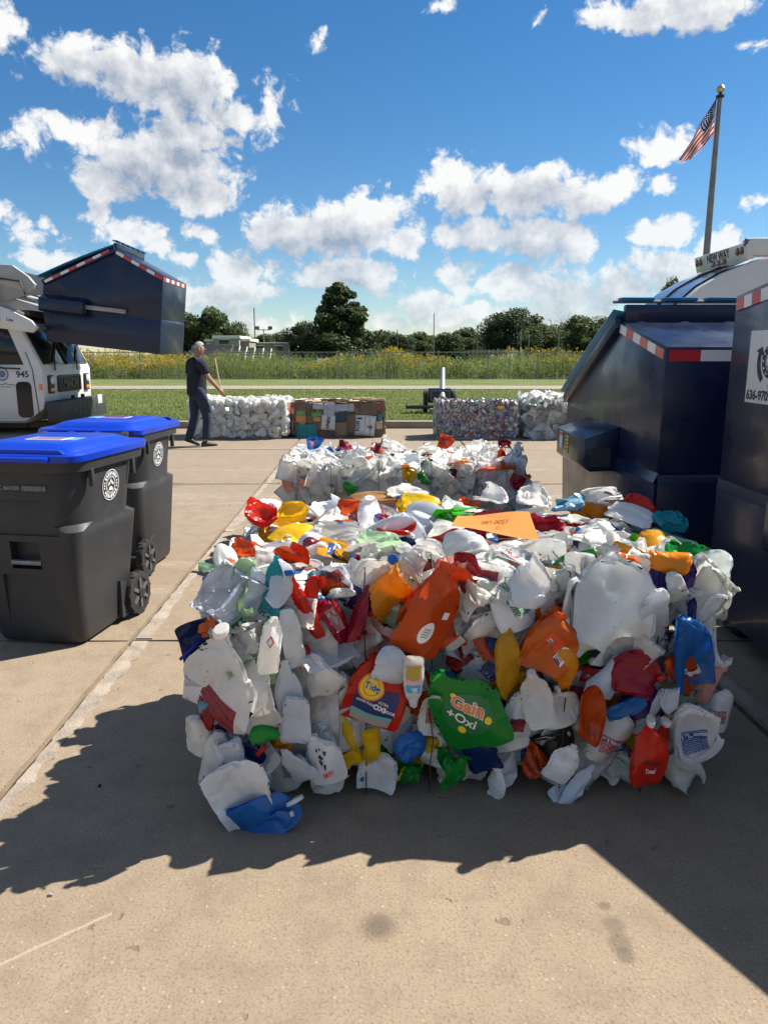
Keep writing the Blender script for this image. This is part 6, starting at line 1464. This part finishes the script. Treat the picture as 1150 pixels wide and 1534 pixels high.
for s_ in range(5):
    rr_ = np.random.default_rng(60+s_); mb = MB(); rings_ = []
    for (z, r_) in ((-.055, .024), (-.05, .032), (0, .033), (.05, .032), (.056, .025)):
        rings_.append([(r_*math.cos(2*math.pi*k/10)*1.25+rr_.normal(0, .005), (r_*math.sin(2*math.pi*k/10))*.55+rr_.normal(0, .006), z*.85+rr_.normal(0, .006)) for k in range(10)])
    loft(mb, rings_); CANS.append(mb.mesh('can', M_CAN, sharp=25))
CC = ['#9a9ba0', '#b5b6b8', '#85888c', '#6a7078', '#a02838', '#8a1f30', '#2a3f8a', '#3a7a52', '#c0b89a', '#7a7684', '#b0553a', '#5a4a8a', '#c8c8c8', '#50565c', '#d8d4c8']
def can(loc, M_, s_=1.):
    o = link('can', CANS[r3.randrange(5)], B5); o.matrix_local = Matrix.Translation(loc) @ M_.to_4x4() @ Matrix.Scale(s_, 4); c_ = srgb(r3.choice(CC)); o.color = (*[.55*q+.45*.20 for q in c_], 1)
for i in range(20):
    for j in range(10): can((-w5/2+.03+(w5-.06)*(i+.5+r3.uniform(-.25, .25))/20, r3.uniform(-.012, .012), .04+(H5-.05)*(j+.5+r3.uniform(-.25, .25))/10), face_rot(r3, 0, 20), r3.uniform(.85, 1.15))
for i in range(20):
    for j in range(4): can((-w5/2+.03+(w5-.06)*(i+.5)/20, .05+.22*j, H5-.01+r3.uniform(-.01, .012)), top_rot(r3, 20))
mb = MB()
for k in range(260):
    s = r3.choice((-1, 1)); mb.box((s*(w5/2-.02), r3.uniform(.02, .9), r3.uniform(.04, H5)), (.03, .09, .07), (r3.uniform(-.6, .6), r3.uniform(-.3, .3), r3.uniform(-.3, .3)))
tag(mb.build('side_cans', M_CAN, B5), kind='stuff').color = (.3, .3, .31, 1)
MB().box((.31*w5-.05, -.05, .60), (.13, .006, .045)).build('yellow_tag', M_STICKY, B5)
# cardboard bale
X0, X1, Y0 = -1.74, .0, 14.15; w6 = X1-X0; H6 = .66
B6 = thing('cardboard_bale', 'bale of flattened brown cardboard and printed cartons in the far row', 'bale', ((X0+X1)/2, Y0, 0))
def card_mat(n, c): return pbr(n, c, .85, var=.16, vscale=7, bump=.2, bscale=12)
CB = dict(b=card_mat('card_brown', (.22, .155, .10)), d=card_mat('card_dark', (.14, .105, .08)), w=card_mat('card_white', (.55, .56, .58)), g=card_mat('card_green', (.13, .30, .10)), o=card_mat('card_orange', (.50, .24, .09)), t=card_mat('card_teal', (.03, .22, .24)), n=card_mat('card_navy', (.035, .06, .10)), r=card_mat('card_red', (.48, .05, .07)), l=card_mat('card_tan', (.50, .38, .26)), y=card_mat('card_greyblue', (.36, .40, .46)))
core_box(B6, w6-.06, 1.0, H6-.02).data.materials[0] = CB['d']
def card(x, y, z, w, h, mat, M_, name='carton_panel', bend=.03):
    mb = MB(); n = 5; ph = r3.uniform(0, 6)
    for j in range(n+1):
        for i in range(n+1):
            u_, v_ = i/n-.5, j/n-.5; mb.v.append((u_*w*(1+r3.gauss(0, .015)), bend*w*(abs(u_+.1)-.2)+bend*h*math.sin(v_*4+ph)*.5+r3.gauss(0, .002), v_*h*(1+r3.gauss(0, .015))))
    for j in range(n):
        for i in range(n): a = j*(n+1)+i; mb.f.append((a, a+1, a+n+2, a+n+1)); mb.m.append(0)
    o = mb.build(name, mat, B6, recalc=False, sharp=20); o.matrix_local = Matrix.Translation((x, y, z)) @ M_.to_4x4(); md = o.modifiers.new('s', 'SOLIDIFY'); md.thickness = .006; return o
def zc(zx, zy): P_ = at(430+.1304*zx, 580+.1304*zy, Y0); return P_.x-B6.location.x, P_.z
for i in range(11):
    for j in range(5): card(-w6/2+w6*(i+.5)/11, r3.uniform(.0, .02), .07+(H6-.08)*(j+.5)/5, .22, .17, CB[r3.choice('bbdbdl')], face_rot(r3, 0, 3).to_euler().to_matrix() if False else Matrix.Rotation(R(r3.gauss(0, 6)), 3, 'Z') @ Matrix.Rotation(R(r3.gauss(0, 5)), 3, 'Y'))
PAN = [(110, 215, 262, 318, 'g'), (105, 235, 320, 402, 'o'), (280, 400, 285, 340, 'g'), (280, 390, 340, 392, 'o'), (108, 345, 425, 595, 't'), (295, 470, 185, 252, 'y'), (420, 560, 190, 335, 'y'), (560, 770, 188, 282, 'y'), (552, 695, 275, 392, 'n'), (398, 552, 318, 490, 'w'), (545, 790, 392, 570, 'b'), (690, 800, 300, 560, 'd'), (825, 1035, 172, 325, 'd'), (776, 890, 318, 550, 'w'), (888, 1012, 325, 560, 'w'), (1030, 1062, 170, 262, 'r'), (1045, 1085, 305, 385, 't'), (1020, 1090, 388, 480, 'l'), (230, 300, 320, 420, 'd'), (340, 400, 400, 490, 'd'), (120, 280, 190, 265, 'd'), (640, 720, 300, 370, 'w')]
for k, (a, b, c_, d_, m_) in enumerate(PAN):
    x0_, z0_ = zc(a, d_); x1_, z1_ = zc(b, c_)
    o = card((x0_+x1_)/2, -.025-.004*(k % 5), (z0_+z1_)/2, abs(x1_-x0_), abs(z1_-z0_), CB[m_], Matrix.Rotation(R(r3.gauss(0, 4)), 3, 'Z') @ Matrix.Rotation(R(r3.gauss(0, 4)), 3, 'Y'), bend=.02)
    if k == 9: link('lettering', text_mesh('UNEX', .09, M_INK), o, (0, -.02, 0), (0, R(-82), 0))
    if k == 13: link('lettering', text_mesh('FOSI', .10, M_INK), o, (-.03, -.02, -.02), (0, R(-90), 0)); MB().box((0, -.02, .13), (.10, .002, .03)).build('print_bar', M_INK, o)
    if k == 14: MB().box((0, -.02, -.02), (.10, .002, .02)).build('print_bar', M_INK, o); MB().box((.02, -.0215, -.03), (.018, .002, .08)).build('print_bar', M_INK, o)
for i in range(70):
    card(r3.uniform(-w6/2+.05, w6/2-.05), r3.uniform(0, .95), H6-.01+r3.uniform(-.01, .045), r3.uniform(.12, .35), r3.uniform(.08, .2), CB[r3.choice('llbblwl')], Matrix.Rotation(R(r3.gauss(0, 14)), 3, 'Z') @ Matrix.Rotation(R(r3.gauss(82, 14)), 3, 'X') @ Matrix.Rotation(R(r3.gauss(0, 6)), 3, 'Y'), 'carton_flap', .06)
for s in (-1, 1):
    for i in range(14): card(s*(w6/2-.01), r3.uniform(.05, .95), r3.uniform(.08, H6-.05), .25, .15, CB[r3.choice('bbdlwgt')], Matrix.Rotation(R(s*90+r3.gauss(0, 8)), 3, 'Z') @ Matrix.Rotation(R(r3.gauss(0, 10)), 3, 'Y'))
wires(B6, (-.6, -.2, .2, .6), w6/2, -.05, 1.0, .02, H6+.02); wires(B5, (-.5, 0, .5), w5/2, -.03, .9, .02, H5+.015); wires(B3, (-.6, -.2, .25, .65), w3/2, -.08, 1.05, .02, H3+.04)
# a few scraps on the slabs
for k, (px, py, col) in enumerate(((78, 1342, '#d8dcdc'), (418, 724, '#3a3026'), (345, 757, '#4a4034'), (150, 1180, '#2a2a2a'))):
    g_ = gnd(px, py); tag(put(None, FILM[k], Vector((g_.x, g_.y, .008)), Matrix.Rotation(R(90), 3, 'X'), (.07, .1, .05), 'w', name='litter_scrap'), ('small pale scrap in the bale shadow at lower left', 'dark speck of litter by the pale scrape marks', 'second dark speck of litter further from the bale', 'tiny dark crumb in the left bale shadow')[k], 'litter').color = (*srgb(col), 0)
